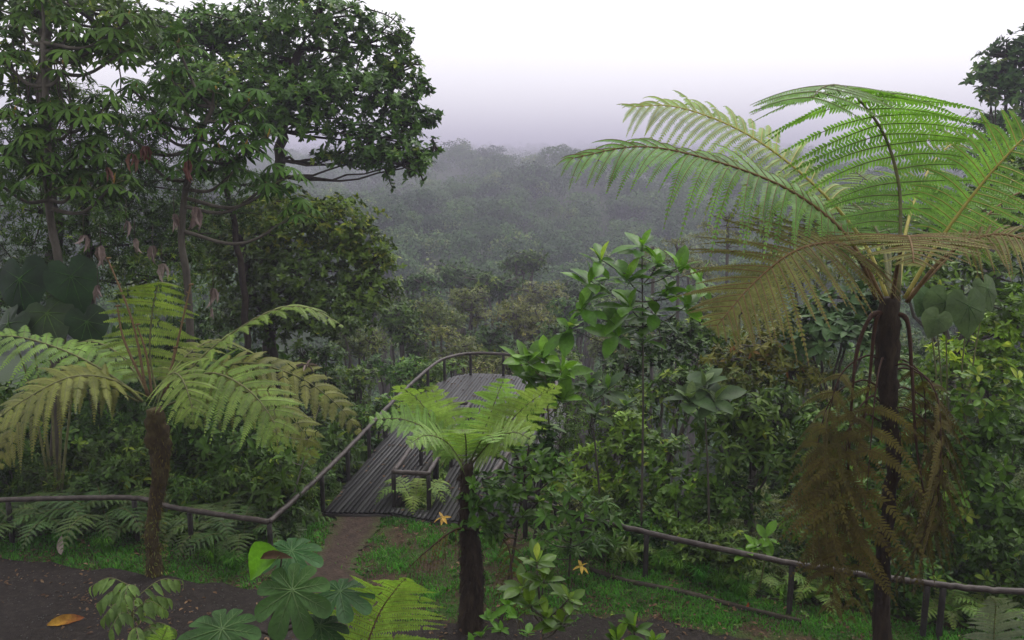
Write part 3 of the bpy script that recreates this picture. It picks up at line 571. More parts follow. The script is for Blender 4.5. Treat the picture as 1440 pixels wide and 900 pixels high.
# --- foreground fern at the bottom edge and its neighbours
def ground_fern(label, xy, fr, mat, rib='stalk', group=None, cat='fern', **kw):
    base = xy; bz = g1(xy[0], xy[1]); root = empty("fern", (xy[0], xy[1], bz), label, cat, group)
    for P in fr: add_frond(root, mat, rib, P=[(base[0], base[1], bz)] + [tuple(q) for q in P], **kw)
    return root
kw = dict(side=(1, 0, 0), npair=19, plen=.86, start=.42, npn=28, pw=.17, ribr=.014, droop=.2, base=.7, a0=76, a1=50)
ground_fern('bright yellow green fern frond arching up at the bottom edge', at(480, 1130, 9)[:2], [pxl([(500, 960, 9), (530, 870, 9), (557, 828, 8.9), (572, 812, 8.75)])], 'fernlit', 'brib', **kw)
ground_fern('fern frond tip beside the scalloped leaves at bottom left', at(150, 1100, 9.5)[:2], [pxl([(190, 990, 9.5), (215, 930, 9.4), (236, 880, 9.3)])], 'fernlit', **{**kw, 'plen': .4})
ground_fern('grey green fern frond below the right end of the railing', at(1400, 1060, 11)[:2], [pxl([(1398, 960, 11), (1398, 890, 11), (1400, 850, 10.9), (1392, 838, 10.8)]), pxl([(1440, 930, 11), (1475, 870, 11.1), (1520, 860, 11.2)])], 'ferngrey', **{**kw, 'plen': .55, 'npair': 18, 'start': .35})

# ================================================================== TREES AND SHRUBS
def E_(*L): return [ell(*e) for e in L]
# --- big broadleaf tree at left, crown in layers
bush('broadleaf_tree', 'spreading broadleaf tree with layered leafy crown high against the white sky', 'tree',
     E_((300, 70, 70, 34, 33), (370, 38, 80, 36, 32), (450, 28, 80, 32, 31), (515, 62, 55, 40, 32), (330, 118, 90, 36, 31), (430, 95, 90, 34, 34), (480, 130, 80, 36, 31), (545, 138, 46, 36, 31.5), (575, 172, 34, 30, 31), (430, 170, 80, 28, 31), (525, 195, 66, 26, 30.5), (590, 228, 28, 22, 30), (270, 130, 70, 40, 34), (345, 165, 60, 24, 33), (470, 222, 34, 12, 31), (510, 226, 36, 14, 30.6), (565, 232, 36, 20, 30), (545, 215, 40, 16, 30.3), (290, 40, 60, 30, 33), (420, 140, 80, 30, 30.5), (560, 100, 30, 26, 32), (603, 168, 18, 14, 31), (612, 205, 14, 12, 30.5), (588, 128, 20, 13, 31.5), (562, 58, 20, 16, 32), (240, 60, 60, 34, 36)),
     'dark', base=at(372, 560, 32)[:2], trunk=[at(378, 400, 32), at(388, 300, 32), at(392, 210, 32), at(410, 120, 32), at(420, 70, 32)], r0=.2, bark='darkbark', cov=3.7, L=.25, k=7, limb=.32, crown='crown', stemname='trunk', twigs=18, mat='canopy')
bush('broadleaf_tree', 'dense dark broadleaf tree filling the space below the layered crown', 'tree',
     E_((400, 315, 80, 44, 30), (470, 310, 60, 34, 29), (510, 350, 46, 34, 29), (430, 385, 90, 44, 29), (340, 370, 70, 44, 31), (300, 330, 60, 36, 32), (520, 405, 44, 30, 28.5), (460, 440, 80, 36, 28), (370, 440, 80, 36, 29.5), (540, 368, 24, 18, 28.5)),
     'dark', base=at(410, 600, 29.5)[:2], trunk=[at(380, 470, 29.5), at(350, 400, 29.5), at(340, 330, 29.5)], r0=.14, bark='darkbark', cov=4.6, L=.21, limb=.4, mat='canopy', crown='crown', stemname='trunk')
bush('broadleaf_tree', 'slender dark tree on forked stems between the cecropias and layered crown', 'tree',
     E_((300, 240, 40, 26, 27), (340, 260, 40, 22, 27), (270, 290, 50, 30, 27), (330, 300, 40, 26, 27)), 'finedark', base=at(345, 600, 27)[:2], trunk=[at(345, 430, 27), at(325, 300, 27), at(305, 200, 27)], r0=.1, bark='darkbark', cov=3.6, crown='crown', stemname='trunk')
bush('broadleaf_tree', 'tall grey trunked tree with vines at the far upper left', 'tree',
     E_((30, 20, 80, 34, 25), (110, 15, 70, 30, 25), (180, 25, 60, 26, 26), (10, 90, 60, 40, 25), (130, 70, 60, 26, 26), (60, 130, 50, 24, 26), (200, 70, 40, 22, 27)), 'dark', base=at(80, 640, 25)[:2], trunk=[at(78, 400, 25), at(66, 200, 25), at(64, 60, 25), at(62, -40, 25)], r0=.2, bark='bark', cov=3.0, limb=.35, L=.24, crown='crown', stemname='trunk')
bush('broadleaf_tree', 'shadowy small leaved tree behind the large ear shaped leaves', 'tree',
     E_((60, 300, 90, 60, 24), (160, 330, 80, 60, 25), (40, 400, 80, 60, 23.5), (200, 260, 70, 50, 26), (220, 390, 80, 60, 25), (130, 240, 70, 40, 26), (20, 210, 50, 40, 24), (60, 210, 60, 40, 25), (150, 190, 60, 40, 26), (230, 180, 50, 36, 27), (100, 150, 50, 34, 27), (250, 330, 50, 50, 25.5)), 'finedark', base=at(130, 620, 24.5)[:2], trunk=[at(130, 450, 24.5), at(120, 300, 24.5)], r0=.12, bark='darkbark', cov=5.2, limb=.4, L=.19, crown='crown', stemname='trunk')

tall = [o for o in COL.objects if o.get('label', '').startswith('tall grey trunked')][0]; mb = MB()
for k in range(9):
    a = at(rng.uniform(5, 190), rng.uniform(10, 90), 24.6); l = rng.uniform(1.5, 5.5); P = spline([a, a + A(rng.normal(0, .25), 0, -l * .5), a + A(rng.normal(0, .4), 0, -l)], 16); tube(mb, P + rng.normal(0, .02, P.shape), [.022, .012], 5, 0)
    rosette(mb, T_LEAF, P[4::2], np.repeat(A(0, -.3, -1)[None], len(P[4::2]), 0), 3, .16, 1.2, 1)
mb.build('vine', [M['darkbark'], M['dark']], tall)
big = [o for o in COL.objects if o.get('label', '').startswith('spreading broadleaf')][0]; mb = MB()
for pts in ([(515, 12, 31.5), (545, 22, 31.4), (562, 38, 31.4), (577, 72, 31.4)], [(520, 40, 31.5), (555, 50, 31.5), (580, 58, 31.5)], [(540, 235, 30.2), (548, 255, 30.2), (553, 268, 30.2)]):
    mb = MB(); P = spline(pxl(pts), 18); tube(mb, P, [.03, .008], 5, 0); rosette(mb, T_OVAL, P[2:], np.gradient(P, axis=0)[2:] + A(0, 0, -.01), 2, .2, 1.0, 1)
    mb.build('drooping_twig', [M['darkbark'], M['dark']], big)

# --- cecropias: palmate leaves on long petioles round each branch end
def cecropia(label, base, trunk, heads, L=.62, r0=.09, nl=9, mat='cec', name='cecropia_tree'):
    bz = g1(base[0], base[1]); root = empty(name, (base[0], base[1], bz), label, 'tree', None)
    tb = MB(); sp = spline([A(base[0], base[1], bz - .1)] + list(trunk), 40); tube(tb, sp, [r0 * 1.2, r0, r0 * .6], 10, 0, rough=.05)
    lf = MB()
    for h in heads:
        h = at(*h); q = sp[np.argmin(np.linalg.norm(sp - h, axis=1) + np.maximum(sp[:, 2] - h[2] + .4, 0) * 3)]
        br = spline([q, (q + h) / 2 + A(0, 0, -.18 * np.linalg.norm(h - q)), h], 12); tube(tb, br, [r0 * .6, r0 * .45, r0 * .35], 7, 0)
        n = nl; a = rng.uniform(0, 6.28) + np.arange(n) * 2.4; el = np.linspace(1.25, -.35, n) + rng.normal(0, .12, n); pl = L * rng.uniform(.65, 1.15, n)
        o = np.stack([np.cos(a) * np.cos(el), np.sin(a) * np.cos(el), np.sin(el)], -1); tip = h + o * pl[:, None] - A(0, 0, .06)
        for t in tip: tube(lf, spline([h, h * .5 + t * .5 + A(0, 0, .05), t], 5), [.014, .008], 4, 1)
        d = o * A(1, 1, 0) + A(0, 0, -.25); nn = o * .6 + A(0, 0, .9) + rng.normal(0, .2, (n, 3))
        scatter(lf, T_PALM, tip, d, nn, L * rng.uniform(.75, 1.1, n), 0, np.clip(rng.normal(.4, .16, n), 0, 1))
        scatter(lf, T_LANCE, h[None] + A(0, 0, 0), A(0, 0, 1)[None] + rng.normal(0, .2, (1, 3)), A(0, -1, 0)[None], .3, 2, .3)
    lf.build('foliage', [M[mat], M['stalk'], M['yellow']], root); tb.build('trunk', [M['bark']], root)
    return root
cecropia('cecropia with drooping palmate leaves at the left frame side', at(60, 620, 20.5)[:2], [at(85, 420, 20.5), at(70, 300, 20.5), at(66, 180, 20.5), at(60, 60, 20.5)],
         [(20, 165, 20), (70, 160, 20.2), (110, 165, 20), (30, 215, 19.8), (130, 215, 20), (90, 95, 20.5), (150, 150, 20.5), (10, 90, 20.5), (140, 60, 21), (60, 240, 19.6), (170, 75, 21), (0, 260, 19.6), (100, 45, 21), (30, 40, 21), (50, 200, 19.8), (160, 260, 20), (110, 260, 20), (180, 30, 21), (60, 0, 21)], L=.46)
cecropia('cecropia with pale palmate leaf whorls in front of the layered crown', at(270, 620, 22)[:2], [at(265, 420, 22), at(255, 330, 22), at(270, 220, 22), at(300, 150, 22)],
         [(300, 130, 22), (350, 145, 22), (255, 150, 22), (325, 175, 21.5), (375, 195, 22), (285, 195, 21.5), (400, 252, 22), (345, 210, 21.6), (240, 110, 22.4), (220, 180, 21.6), (375, 262, 22), (330, 240, 21.8), (190, 130, 22), (205, 225, 21.6), (270, 240, 21.6), (310, 215, 21.6), (165, 180, 22), (420, 300, 22), (250, 65, 22.4)], L=.46)
for k, (u, v, Y, s) in enumerate([(118, 330, 18.5, .5), (142, 345, 18.4, .55), (178, 310, 18.6, .6), (190, 335, 18.6, .5), (138, 400, 18.2, .5), (228, 370, 18.6, .45), (297, 432, 18.3, .45), (245, 300, 18.8, .6), (275, 290, 19, .6), (185, 215, 19.4, .6), (265, 225, 19.6, .6), (205, 205, 19.6, .5), (150, 235, 19, .5), (300, 405, 18.6, .45), (215, 345, 19, .5)]):
    mb = MB(); c = at(u, v, Y); n = int(rng.integers(4, 8)); s *= rng.uniform(.6, .95); a = rng.uniform(0, 6.28, n); o = np.stack([np.cos(a), np.sin(a), 0 * a], -1)
    scatter(mb, T_DEAD, np.repeat(c[None], n, 0), o * rng.uniform(.05, .8, (n, 1)) + A(0, 0, -1), o + rng.normal(0, .8, (n, 3)), s * rng.uniform(.45, 1.15, n), 0, rng.uniform(.1, .9, n))
    tube(mb, [c + A(.02, .02, .45), c + A(0, 0, .2), c], [.006, .01], 5, 1)
    red = k in (9, 10, 11, 12)
    tag(mb.build('dead_leaf_cluster', [M['redleaf' if red else 'dead'], M['darkbark']]), 'rusty red brown dry leaves hanging under the cecropia crowns' if red else 'pinkish grey dry leaf cluster hanging in the dark left trees', 'dead leaves', 'rusty dry leaves under the cecropias' if red else 'dry leaf clusters hanging in left trees')

# --- plants with few very large leaves: every leaf a part
def bigleaf(name, label, base, leaves, tm, mat, stalk='stalk', vein=None, sr=.014, cat='plant'):
    """leaves: (u, v, Y, size, normal, tip direction, var)"""
    bz = g1(base[0], base[1]); root = empty(name, (base[0], base[1], bz), label, cat)
    for (u, v, Y, s, nn, d, var) in leaves:
        p = at(u, v, Y); m = MB(); scatter(m, tm, p[None], A(*d)[None], A(*nn)[None], s, 0, var)
        dd = nrm(A(*d)); xx = nrm(np.cross(dd, A(*nn))); zz = np.cross(xx, dd)
        for th, L in ((0, .92), (.55, .58), (-.55, .58), (1.15, .55), (-1.15, .55), (2.1, .5), (-2.1, .5)):
            t = np.linspace(0, L * .92, 6); tube(m, p + s * (np.outer(np.sin(th) * t * .9, xx) + np.outer(np.cos(th) * t, dd) + np.outer(-.25 * t * t + .012, zz)), [.012 * s, .003], 4, 1, cap=False)
        m.build('leaf', [M[mat], M['vein' if mat != 'ear' else 'glossy']], root, smooth=True)
    tb = MB()
    for (u, v, Y, s, nn, d, var) in leaves:
        p = at(u, v, Y); b0 = A(base[0], base[1], bz)
        tube(tb, spline([b0, b0 * .45 + p * .55 + A(0, .1, .12 * (p[2] - bz)), p + A(0, .03, -.03)], 14), [sr * 1.8, sr, sr * .6], 6, 0)
    tb.build('stem', [M[stalk]], root); return root
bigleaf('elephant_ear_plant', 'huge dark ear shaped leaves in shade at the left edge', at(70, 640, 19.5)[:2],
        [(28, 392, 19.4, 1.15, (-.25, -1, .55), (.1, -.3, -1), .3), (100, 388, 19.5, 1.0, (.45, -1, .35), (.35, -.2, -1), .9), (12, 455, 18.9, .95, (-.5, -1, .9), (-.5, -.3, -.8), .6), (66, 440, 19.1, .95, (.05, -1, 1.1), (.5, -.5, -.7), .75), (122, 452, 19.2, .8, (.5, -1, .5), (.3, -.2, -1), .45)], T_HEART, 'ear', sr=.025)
bigleaf('heart_leaf_plant', 'grey green heart shaped leaves above the right thicket', at(1350, 640, 17.5)[:2],
        [(1330, 425, 17.5, .72, (-.1, -1, .6), (-.3, -.2, -1), .6), (1362, 430, 17.3, .78, (.15, -1, .45), (.1, -.2, -1), .85), (1388, 405, 17.8, .6, (.4, -1, .5), (.4, -.2, -1), .4), (1318, 448, 17.2, .5, (-.3, -1, .8), (-.5, -.3, -.9), .5), (1305, 420, 17.9, .5, (0, -1, .7), (-.5, -.3, -.8), .3)], T_HEART, 'grey', sr=.02)

# lobed umbrella leaves in the foreground
def lobed(nl=9, cut=.42):
    n = nl * 10; th = np.linspace(0, 2 * np.pi, n, endpoint=False)
    ph = (th * nl / (2 * np.pi)) % 1 - .5                       # 0 at the lobe centre
    size = .78 + .22 * np.cos(th); r = size * (1 - cut * np.clip((np.abs(ph) * 2), 0, 1) ** 5 * 1.0) * (1 - .10 * (np.abs(ph) * 2) ** 2)
    V = [(0, 0, 0)]; rings = (.2, .4, .6, .8, 1)
    for f in rings:
        for t, q, h in zip(th, r, ph):
            qq = min(q, size[0] * 2) * f
            V.append((math.sin(t) * qq, math.cos(t) * qq, -.16 * qq * qq + .07 * f * (abs(h) * 2) ** 1.5 - .02 * f))
    a = np.arange(n); b = (a + 1) % n; q = []
    for k in range(len(rings) - 1): q.append(np.stack([1 + k * n + a, 1 + (k + 1) * n + a, 1 + (k + 1) * n + b, 1 + k * n + b], -1))
    return np.array(V), [np.stack([0 * a, 1 + a, 1 + b], -1), np.vstack(q)], size
LV, LFc, LS = lobed()
def lobed_leaf(root, u, v, Y, s, nn, d, mat, var, young=False):
    p = at(u, v, Y); m = MB(); scatter(m, (LV, LFc), p[None], A(*d)[None], A(*nn)[None], s, 0, var)
    d = nrm(A(*d)); x = nrm(np.cross(d, A(*nn))); z = np.cross(x, d)
    for k in range(9):
        th = (k + .5) / 9 * 2 * np.pi; L = (.78 + .22 * math.cos(th)) * .9; t = np.linspace(0.01, L, 7)
        q = p + s * (np.outer(np.sin(th) * t, x) + np.outer(np.cos(th) * t, d) + np.outer(-.16 * t * t - .018 * t / L + .008, z))
        tube(m, q, [.008 * s / .4, .002], 4, 1, cap=False)
        for f in (.35, .55, .75):
            for sg in (-1, 1):
                t2 = th + sg * .26 * (1 - .3 * f); a0 = q[int(f * 6)]; L2 = L * (f + .18)
                b0 = p + s * (np.sin(t2) * L2 * x + np.cos(t2) * L2 * d + (-.16 * L2 * L2 + .03) * z); tube(m, [a0, b0], [.0035, .001], 3, 1, cap=False)
    return m.build('leaf', [M[mat], M['vein']], root, smooth=True)
M['vein_'] = leaf_mat('pale_vein', (.07, .14, .055), (.10, .18, .07), None, .5, .2)
M['lobed'] = leaf_mat('lobed_leaf', (.016, .05, .014), (.032, .085, .022), None, .5, .2, .12)
base = at(395, 1180, 8.4)[:2]; bz = g1(*base)
root = empty('cecropia_sapling', (base[0], base[1], bz), 'young cecropia with big scalloped umbrella leaves at bottom left of centre', 'sapling')
for q in [(411, 830, 8.2, 0.51, (-.05, -.75, .75), (.05, -.6, -.75), 'lobed', .75), (410, 775, 8.9, 0.44, (.1, -.5, 1), (.2, -.9, -.3), 'lobed', .55), (312, 885, 8, 0.56, (-.1, -.35, 1), (-.3, -.9, -.3), 'lobed', .5), (478, 832, 8.8, 0.44, (.2, -.3, 1), (.6, -.7, -.2), 'lobed', .35), (450, 880, 8.6, 0.37, (.3, -.3, 1), (.6, -.7, -.3), 'lobed', .2)]:
    lobed_leaf(root, *q)
m = MB(); scatter(m, leafg(7, .8, .9, .55, .5, .015), at(396, 778, 8.5)[None], A(-1, -.25, -.45)[None], A(-.1, -.7, .75)[None], .45, 0, .7); m.build('young_leaf', [M['fresh']], root, smooth=True)
m = MB(); scatter(m, leafg(6, .3, .9, .7, .3, .01), at(366, 786, 8.45)[None], A(1, -.1, .22)[None], A(0, -.6, .8)[None], .33, 0, .2); m.build('withered_leaf', [M['litter']], root, smooth=True)
m = MB(); tp = at(392, 800, 8.6); tube(m, spline([A(*base, bz - .1), at(384, 1000, 8.45), at(384, 880, 8.5), tp], 24), [.045, .035, .03, .015], 9, 0, rough=.05)
for u, v, Y in [(411, 830, 8.2), (410, 775, 8.9), (312, 885, 8), (478, 832, 8.8), (450, 880, 8.6), (396, 778, 8.5)]:
    p = at(u, v, Y); tube(m, spline([at(386, 895, 8.5), (at(386, 895, 8.5) + p) / 2 + A(0, 0, .05), p - A(0, -.02, .02)], 8), [.014, .009], 6, 0)
m.build('stem', [M['darkbark']], root)

# pinnate pale shrub, bottom left
base = at(185, 1080, 10.2)[:2]; bz = g1(*base); root = empty('pinnate_sapling', (base[0], base[1], bz), 'pale green sapling with drooping leaflets below the left tree fern', 'sapling')
lf = MB(); tb = MB(); top = at(190, 822, 10.2); sp = spline([A(*base, bz - .1), at(200, 950, 10.2), at(186, 870, 10.2), top], 30); tube(tb, sp, [.025, .016, .008], 7, 0)
for k in range(17):
    t = rng.uniform(.5, 1); q = sp[int(t * 29)]; a = k * 2.4; o = A(math.cos(a), math.sin(a) * .8, .35); L = rng.uniform(.42, .68)
    C = spline([q, q + o * L * .55 + A(0, 0, .06), q + o * L + A(0, 0, -.12)], 14); tube(tb, C, [.007, .003], 4, 0)
    for j in range(3, 14, 2):
        T = nrm(C[min(j + 1, 13)] - C[j - 1]); S = nrm(np.cross(T, A(0, 0, 1)))
        for sg in ((-1, 1) if j < 13 else (0,)):
            scatter(lf, T_DROP, C[j][None], (T * .5 + S * sg * .8 + A(0, 0, -.75) + rng.normal(0, .12, 3))[None], (A(0, -.3, 1) + S * sg * .4)[None], rng.uniform(.15, .22), 0, np.clip(rng.normal(.5, .2), 0, 1))
lf.build('foliage', [M['palefresh'] if 'palefresh' in M else M['pale']], root); tb.build('stem', [M['stalk']], root)

# --- clusia like shrubs and other rosette saplings
def sapling(label, base, heads, tm, mat, L, k=9, tilt=.95, stem='bark', r0=.03, group=None, cat='sapling', fresh=None, name='sapling', var=None):
    bz = g1(base[0], base[1]); root = empty(name, (base[0], base[1], bz), label, cat, group); H_ = np.array([at(*h) for h in heads])
    lf, tb = MB(), MB(); rosette(lf, tm, H_, nrm(rng.normal(0, .22, H_.shape) + A(0, -.25, 1)), k, L, tilt, 0, np.full(len(H_), .42) if var is None else np.full(len(H_), var), up=.3)
    if fresh: rosette(lf, tm, H_ + A(0, 0, .02), nrm(rng.normal(0, .2, H_.shape) + A(0, -.1, 1)), 3, L * .7, .4, 1, np.full(len(H_), .7))
    top = H_[np.argmax(H_[:, 2])]; sp = spline([A(base[0], base[1], bz - .1), A(base[0] * .5 + top[0] * .5 + .04, base[1] * .5 + top[1] * .5, (bz + top[2]) / 2), top - A(0, 0, .1)], 40); tube(tb, sp, [r0, r0 * .75, r0 * .4], 8, 0, rough=.05)
    for h in H_:
        q = sp[np.argmin(np.linalg.norm(sp - h, axis=1) + np.maximum(sp[:, 2] - h[2] + .35, 0) * 4)]
        tube(tb, spline([q, (q + h) / 2 + A(0, 0, -.1 * np.linalg.norm(q - h)), h], 8), [r0 * .5, r0 * .3], 6, 0)
    lf.build('foliage', [M[mat], M[fresh or mat]], root, smooth=True); tb.build('stem', [M[stem]], root); return root
sapling('dark rosette shrub with thick rounded leaves at the bottom, right of centre', at(768, 1150, 9)[:2], [(765, 815, 9), (745, 850, 8.9), (800, 842, 8.9), (768, 868, 8.8), (735, 825, 9.2), (790, 875, 8.8), (755, 790, 9.2)], T_OBOV, 'glossy', .30, 7, 1.0, fresh='mid', name='shrub', cat='shrub')
sapling('low thick leaved rosette peeking up at the bottom edge', at(890, 1200, 9)[:2], [(892, 885, 9), (868, 900, 8.9), (918, 905, 8.9)], T_OBOV, 'glossy', .33, 6, .7, fresh='fresh', name='shrub', cat='shrub')
sapling('light green shoots with small leaves at the foot of the pale fern', at(720, 1120, 9.4)[:2], [(690, 870, 9.4), (705, 885, 9.4), (728, 868, 9.4), (742, 890, 9.4), (715, 850, 9.5), (738, 845, 9.5), (676, 892, 9.4), (665, 905, 9.4)], T_ELL, 'fresh', .17, 6, 1.1, r0=.012, name='shrub', cat='shrub')
sapling('slim dark stemmed sapling with glossy leaves right beside the pale tree fern', at(700, 895, 14)[:2], [(690, 690, 14.2), (712, 665, 14.2), (735, 650, 14.2), (742, 690, 14), (745, 612, 14.8), (762, 640, 14.8), (722, 632, 14.6), (780, 670, 14.6), (712, 715, 14), (735, 725, 14), (685, 735, 14), (700, 640, 14.4), (758, 705, 14), (755, 665, 14.3), (672, 712, 14), (728, 690, 13.9), (705, 745, 13.9), (715, 690, 13.8)], T_ELL, 'dark', .27, 7, 1.15, fresh='mid', r0=.035, stem='darkbark')
sapling('bushy shrub with recurved glossy leaves in front of the right railing', at(800, 800, 16.2)[:2], [(780, 700, 16.2), (800, 690, 16.2), (825, 695, 16.2), (850, 705, 16.2), (768, 725, 16), (795, 720, 16), (820, 718, 16), (842, 730, 16), (785, 748, 15.9), (810, 745, 15.9), (760, 755, 15.9), (835, 750, 16), (770, 690, 16.4), (765, 775, 15.8), (862, 725, 16.1)], T_DROP, 'mid', .3, 8, 1.2, fresh='pale', r0=.025, name='shrub', cat='shrub')
sapling('tall bare stemmed sapling with big upright leaves against misty slope', at(902, 745, 17.3)[:2], [(845, 365, 17.2), (903, 345, 17.3), (882, 392, 17.2), (955, 375, 17.4), (818, 432, 17), (985, 395, 17.3), (922, 440, 17.2), (903, 475, 17), (868, 470, 17), (940, 405, 17.4), (830, 395, 17.3), (800, 460, 17), (885, 430, 17), (925, 370, 17.5), (965, 430, 17.3)], leafg(6, .46, 1.2, .12, .25), 'fresh', .64, 7, 1.2, var=.25, fresh='fresh', r0=.03, stem='bark')
sapling('short sapling with upright bright leaves behind the right platform railing', at(778, 760, 18.5)[:2], [(765, 500, 18.3), (748, 535, 18.3), (790, 560, 18.3), (765, 560, 18.2), (735, 580, 18), (790, 520, 18.6), (760, 600, 18.2), (772, 530, 18.4), (742, 508, 18.2)], leafg(6, .42, 1.2, .12, .2), 'fresh', .66, 7, .85, var=.35, fresh='fresh', r0=.035, stem='stalk')
sapling('sapling with large grey green leaves low in the right thicket', at(1000, 760, 17)[:2], [(990, 540, 16.8), (1005, 560, 16.6), (970, 560, 16.7)], leafg(6, .5, 1.0, .1, .3), 'grey', .62, 7, 1.0, fresh='pale', r0=.03)
sapling('leafy sapling with grey green leaves left of the bare stemmed one', at(850, 740, 18.4)[:2], [(855, 545, 18.2), (838, 580, 18), (880, 570, 18.2), (828, 540, 18.5)], leafg(6, .45, 1.0, .1, .3), 'grey', .5, 7, 1.05, r0=.03, fresh='mid')
sapling('fresh broad leaved seedling hanging over the right railing', at(1065, 830, 15.6)[:2], [(1065, 768, 15.3), (1078, 755, 15.4), (1050, 775, 15.2)], leafg(6, .45, 1.2, .1, .3), 'fresh', .36, 6, 1.1, r0=.02, stem='stalk')
sapling('leafless looking pale twigs with few leaves left of the platform rail', at(385, 720, 18.3)[:2], [(375, 600, 18.2), (430, 590, 18.3), (450, 560, 18.4), (400, 640, 18.1), (360, 560, 18.5), (440, 640, 18.2)], T_WIDE, 'mid', .26, 7, 1.15, r0=.022, stem='palebark')

# --- thicket on the right
RT = [('pale leaved shrub behind the upper right fern trunk', E_((1150, 440, 40, 24, 20), (1200, 420, 36, 24, 20), (1185, 470, 50, 30, 19.5), (1140, 480, 36, 24, 19.8), (1230, 450, 36, 30, 20)), dict(sty='grey', L=.34)),
      ('mid green bush hiding the right side of the platform', E_((745, 655, 30, 34, 17.5), (722, 690, 28, 26, 17.1), (765, 622, 20, 28, 17.8), (780, 665, 26, 30, 17.4)), dict(sty='mid', L=.22)),
      ('leafy bush left of the bare sapling stem', E_((870, 640, 36, 36, 19.6), (838, 685, 36, 28, 19.2), (820, 650, 28, 34, 20), (885, 600, 26, 26, 20)), dict(sty='fresh', L=.2)),
      ('bronze tipped shrub with orange young leaves in the right thicket', E_((1080, 485, 56, 22, 20), (1030, 505, 44, 20, 20), (1110, 520, 54, 26, 19.6), (1050, 535, 50, 24, 19.4)), dict(sty='bronze', L=.2)),
      ('drooping yellow green shrub under the bronze tipped one', E_((1000, 590, 54, 30, 18.6), (1060, 590, 56, 34, 18.4), (1100, 570, 40, 30, 18.8), (1030, 640, 54, 30, 18), (1090, 640, 46, 30, 18)), dict(sty='drop', L=.24, mat='limey')),
      ('fine leaved pale green bush right behind the platform', E_((800, 560, 36, 26, 22), (850, 540, 44, 22, 22), (830, 600, 50, 34, 21), (880, 590, 40, 36, 21), (790, 620, 32, 34, 20.5), (900, 630, 36, 30, 20)), dict(sty='fine', L=.15)),
      ('dense green bush at the right edge, lower one', E_((1390, 560, 56, 44, 17), (1430, 620, 60, 50, 16.6), (1360, 640, 44, 44, 16.8), (1400, 700, 60, 44, 16.2), (1340, 710, 40, 40, 16.4), (1440, 740, 40, 40, 16), (1380, 770, 50, 30, 16)), dict(sty='glossy', L=.25, mat='mid')),
      ('dense green bush at the right edge, upper one', E_((1400, 470, 50, 34, 19), (1440, 440, 50, 40, 19), (1350, 500, 50, 34, 19), (1420, 520, 50, 34, 18.5), (1310, 540, 40, 34, 19)), dict(sty='fresh', L=.2)),
      ('dark broadleaf bush between bare stemmed sapling and railing', E_((930, 640, 50, 36, 19), (970, 680, 60, 34, 18), (900, 690, 44, 30, 18.6), (1020, 700, 60, 30, 17.6), (950, 720, 50, 24, 17.6)), dict(sty='mid', L=.2)),
      ('leafy bush behind the brown hanging fern skirt', E_((1160, 600, 50, 40, 18), (1220, 580, 44, 44, 18.4), (1290, 600, 44, 50, 18), (1180, 680, 54, 40, 17.2), (1260, 690, 50, 44, 17), (1140, 740, 44, 30, 16.8), (1290, 740, 40, 30, 16.2)), dict(sty='drop', L=.23)),
      ('dark tree filling the upper right behind the tall tree fern', E_((1300, 330, 60, 40, 27), (1370, 300, 60, 44, 27), (1430, 320, 50, 60, 26), (1400, 390, 60, 44, 25), (1320, 395, 60, 40, 25), (1250, 370, 50, 36, 27), (1440, 250, 40, 40, 27)), dict(sty='dark', L=.24, crown='crown', stemname='trunk', bark='bark', mat='mid')),
      ('hazy grey green tree behind the left fronds of the tall fern', E_((1110, 330, 50, 26, 44), (1160, 305, 50, 24, 44), (1200, 340, 50, 34, 42), (1130, 380, 56, 30, 40), (1070, 390, 40, 24, 42), (1220, 390, 40, 34, 38)), dict(sty='olive', L=.3, crown='crown', stemname='trunk')),
      ('tree with dark rounded crown cut off by the upper right corner', E_((1415, 80, 34, 24, 48), (1395, 105, 30, 20, 48), (1420, 110, 40, 22, 48), (1400, 130, 30, 16, 48), (1450, 60, 34, 28, 48), (1440, 140, 40, 18, 47), (1395, 110, 16, 10, 48), (1420, 170, 40, 16, 50), (1480, 100, 50, 50, 48)), dict(sty='dark', L=.42, cov=4, limb=.3, crown='crown', stemname='trunk', bark='darkbark', mat='far')),
      ('misty small leaved tree below the upper right corner tree', E_((1385, 175, 36, 20, 62), (1420, 200, 40, 26, 60), (1370, 215, 30, 20, 62), (1450, 180, 40, 30, 60), (1400, 240, 50, 30, 58)), dict(sty='finedark', L=.36, crown='crown', stemname='trunk', mat='far')),
      ('dark bush below the bare stemmed sapling crown', E_((930, 480, 60, 34, 25), (985, 520, 60, 40, 23.5), (900, 570, 44, 36, 22), (990, 470, 50, 28, 25), (880, 520, 40, 24, 24), (960, 545, 50, 30, 22)), dict(sty='dark', L=.2)),
      ('olive bush right of the bare stemmed sapling crown', E_((1040, 440, 44, 22, 30), (1000, 425, 40, 18, 31), (1090, 450, 40, 24, 28), (1060, 420, 40, 18, 32)), dict(sty='olive', L=.22))]
M['limey'] = leaf_mat('limey_leaf', (.03, .07, .01), (.085, .14, .018), (.30, .33, .05), .42, .3, .12)
for lab, els, kw in RT:
    tree = kw.get('crown') == 'crown'
    bush('broadleaf_tree' if tree else 'shrub', lab, 'tree' if tree else 'shrub', els, **kw)

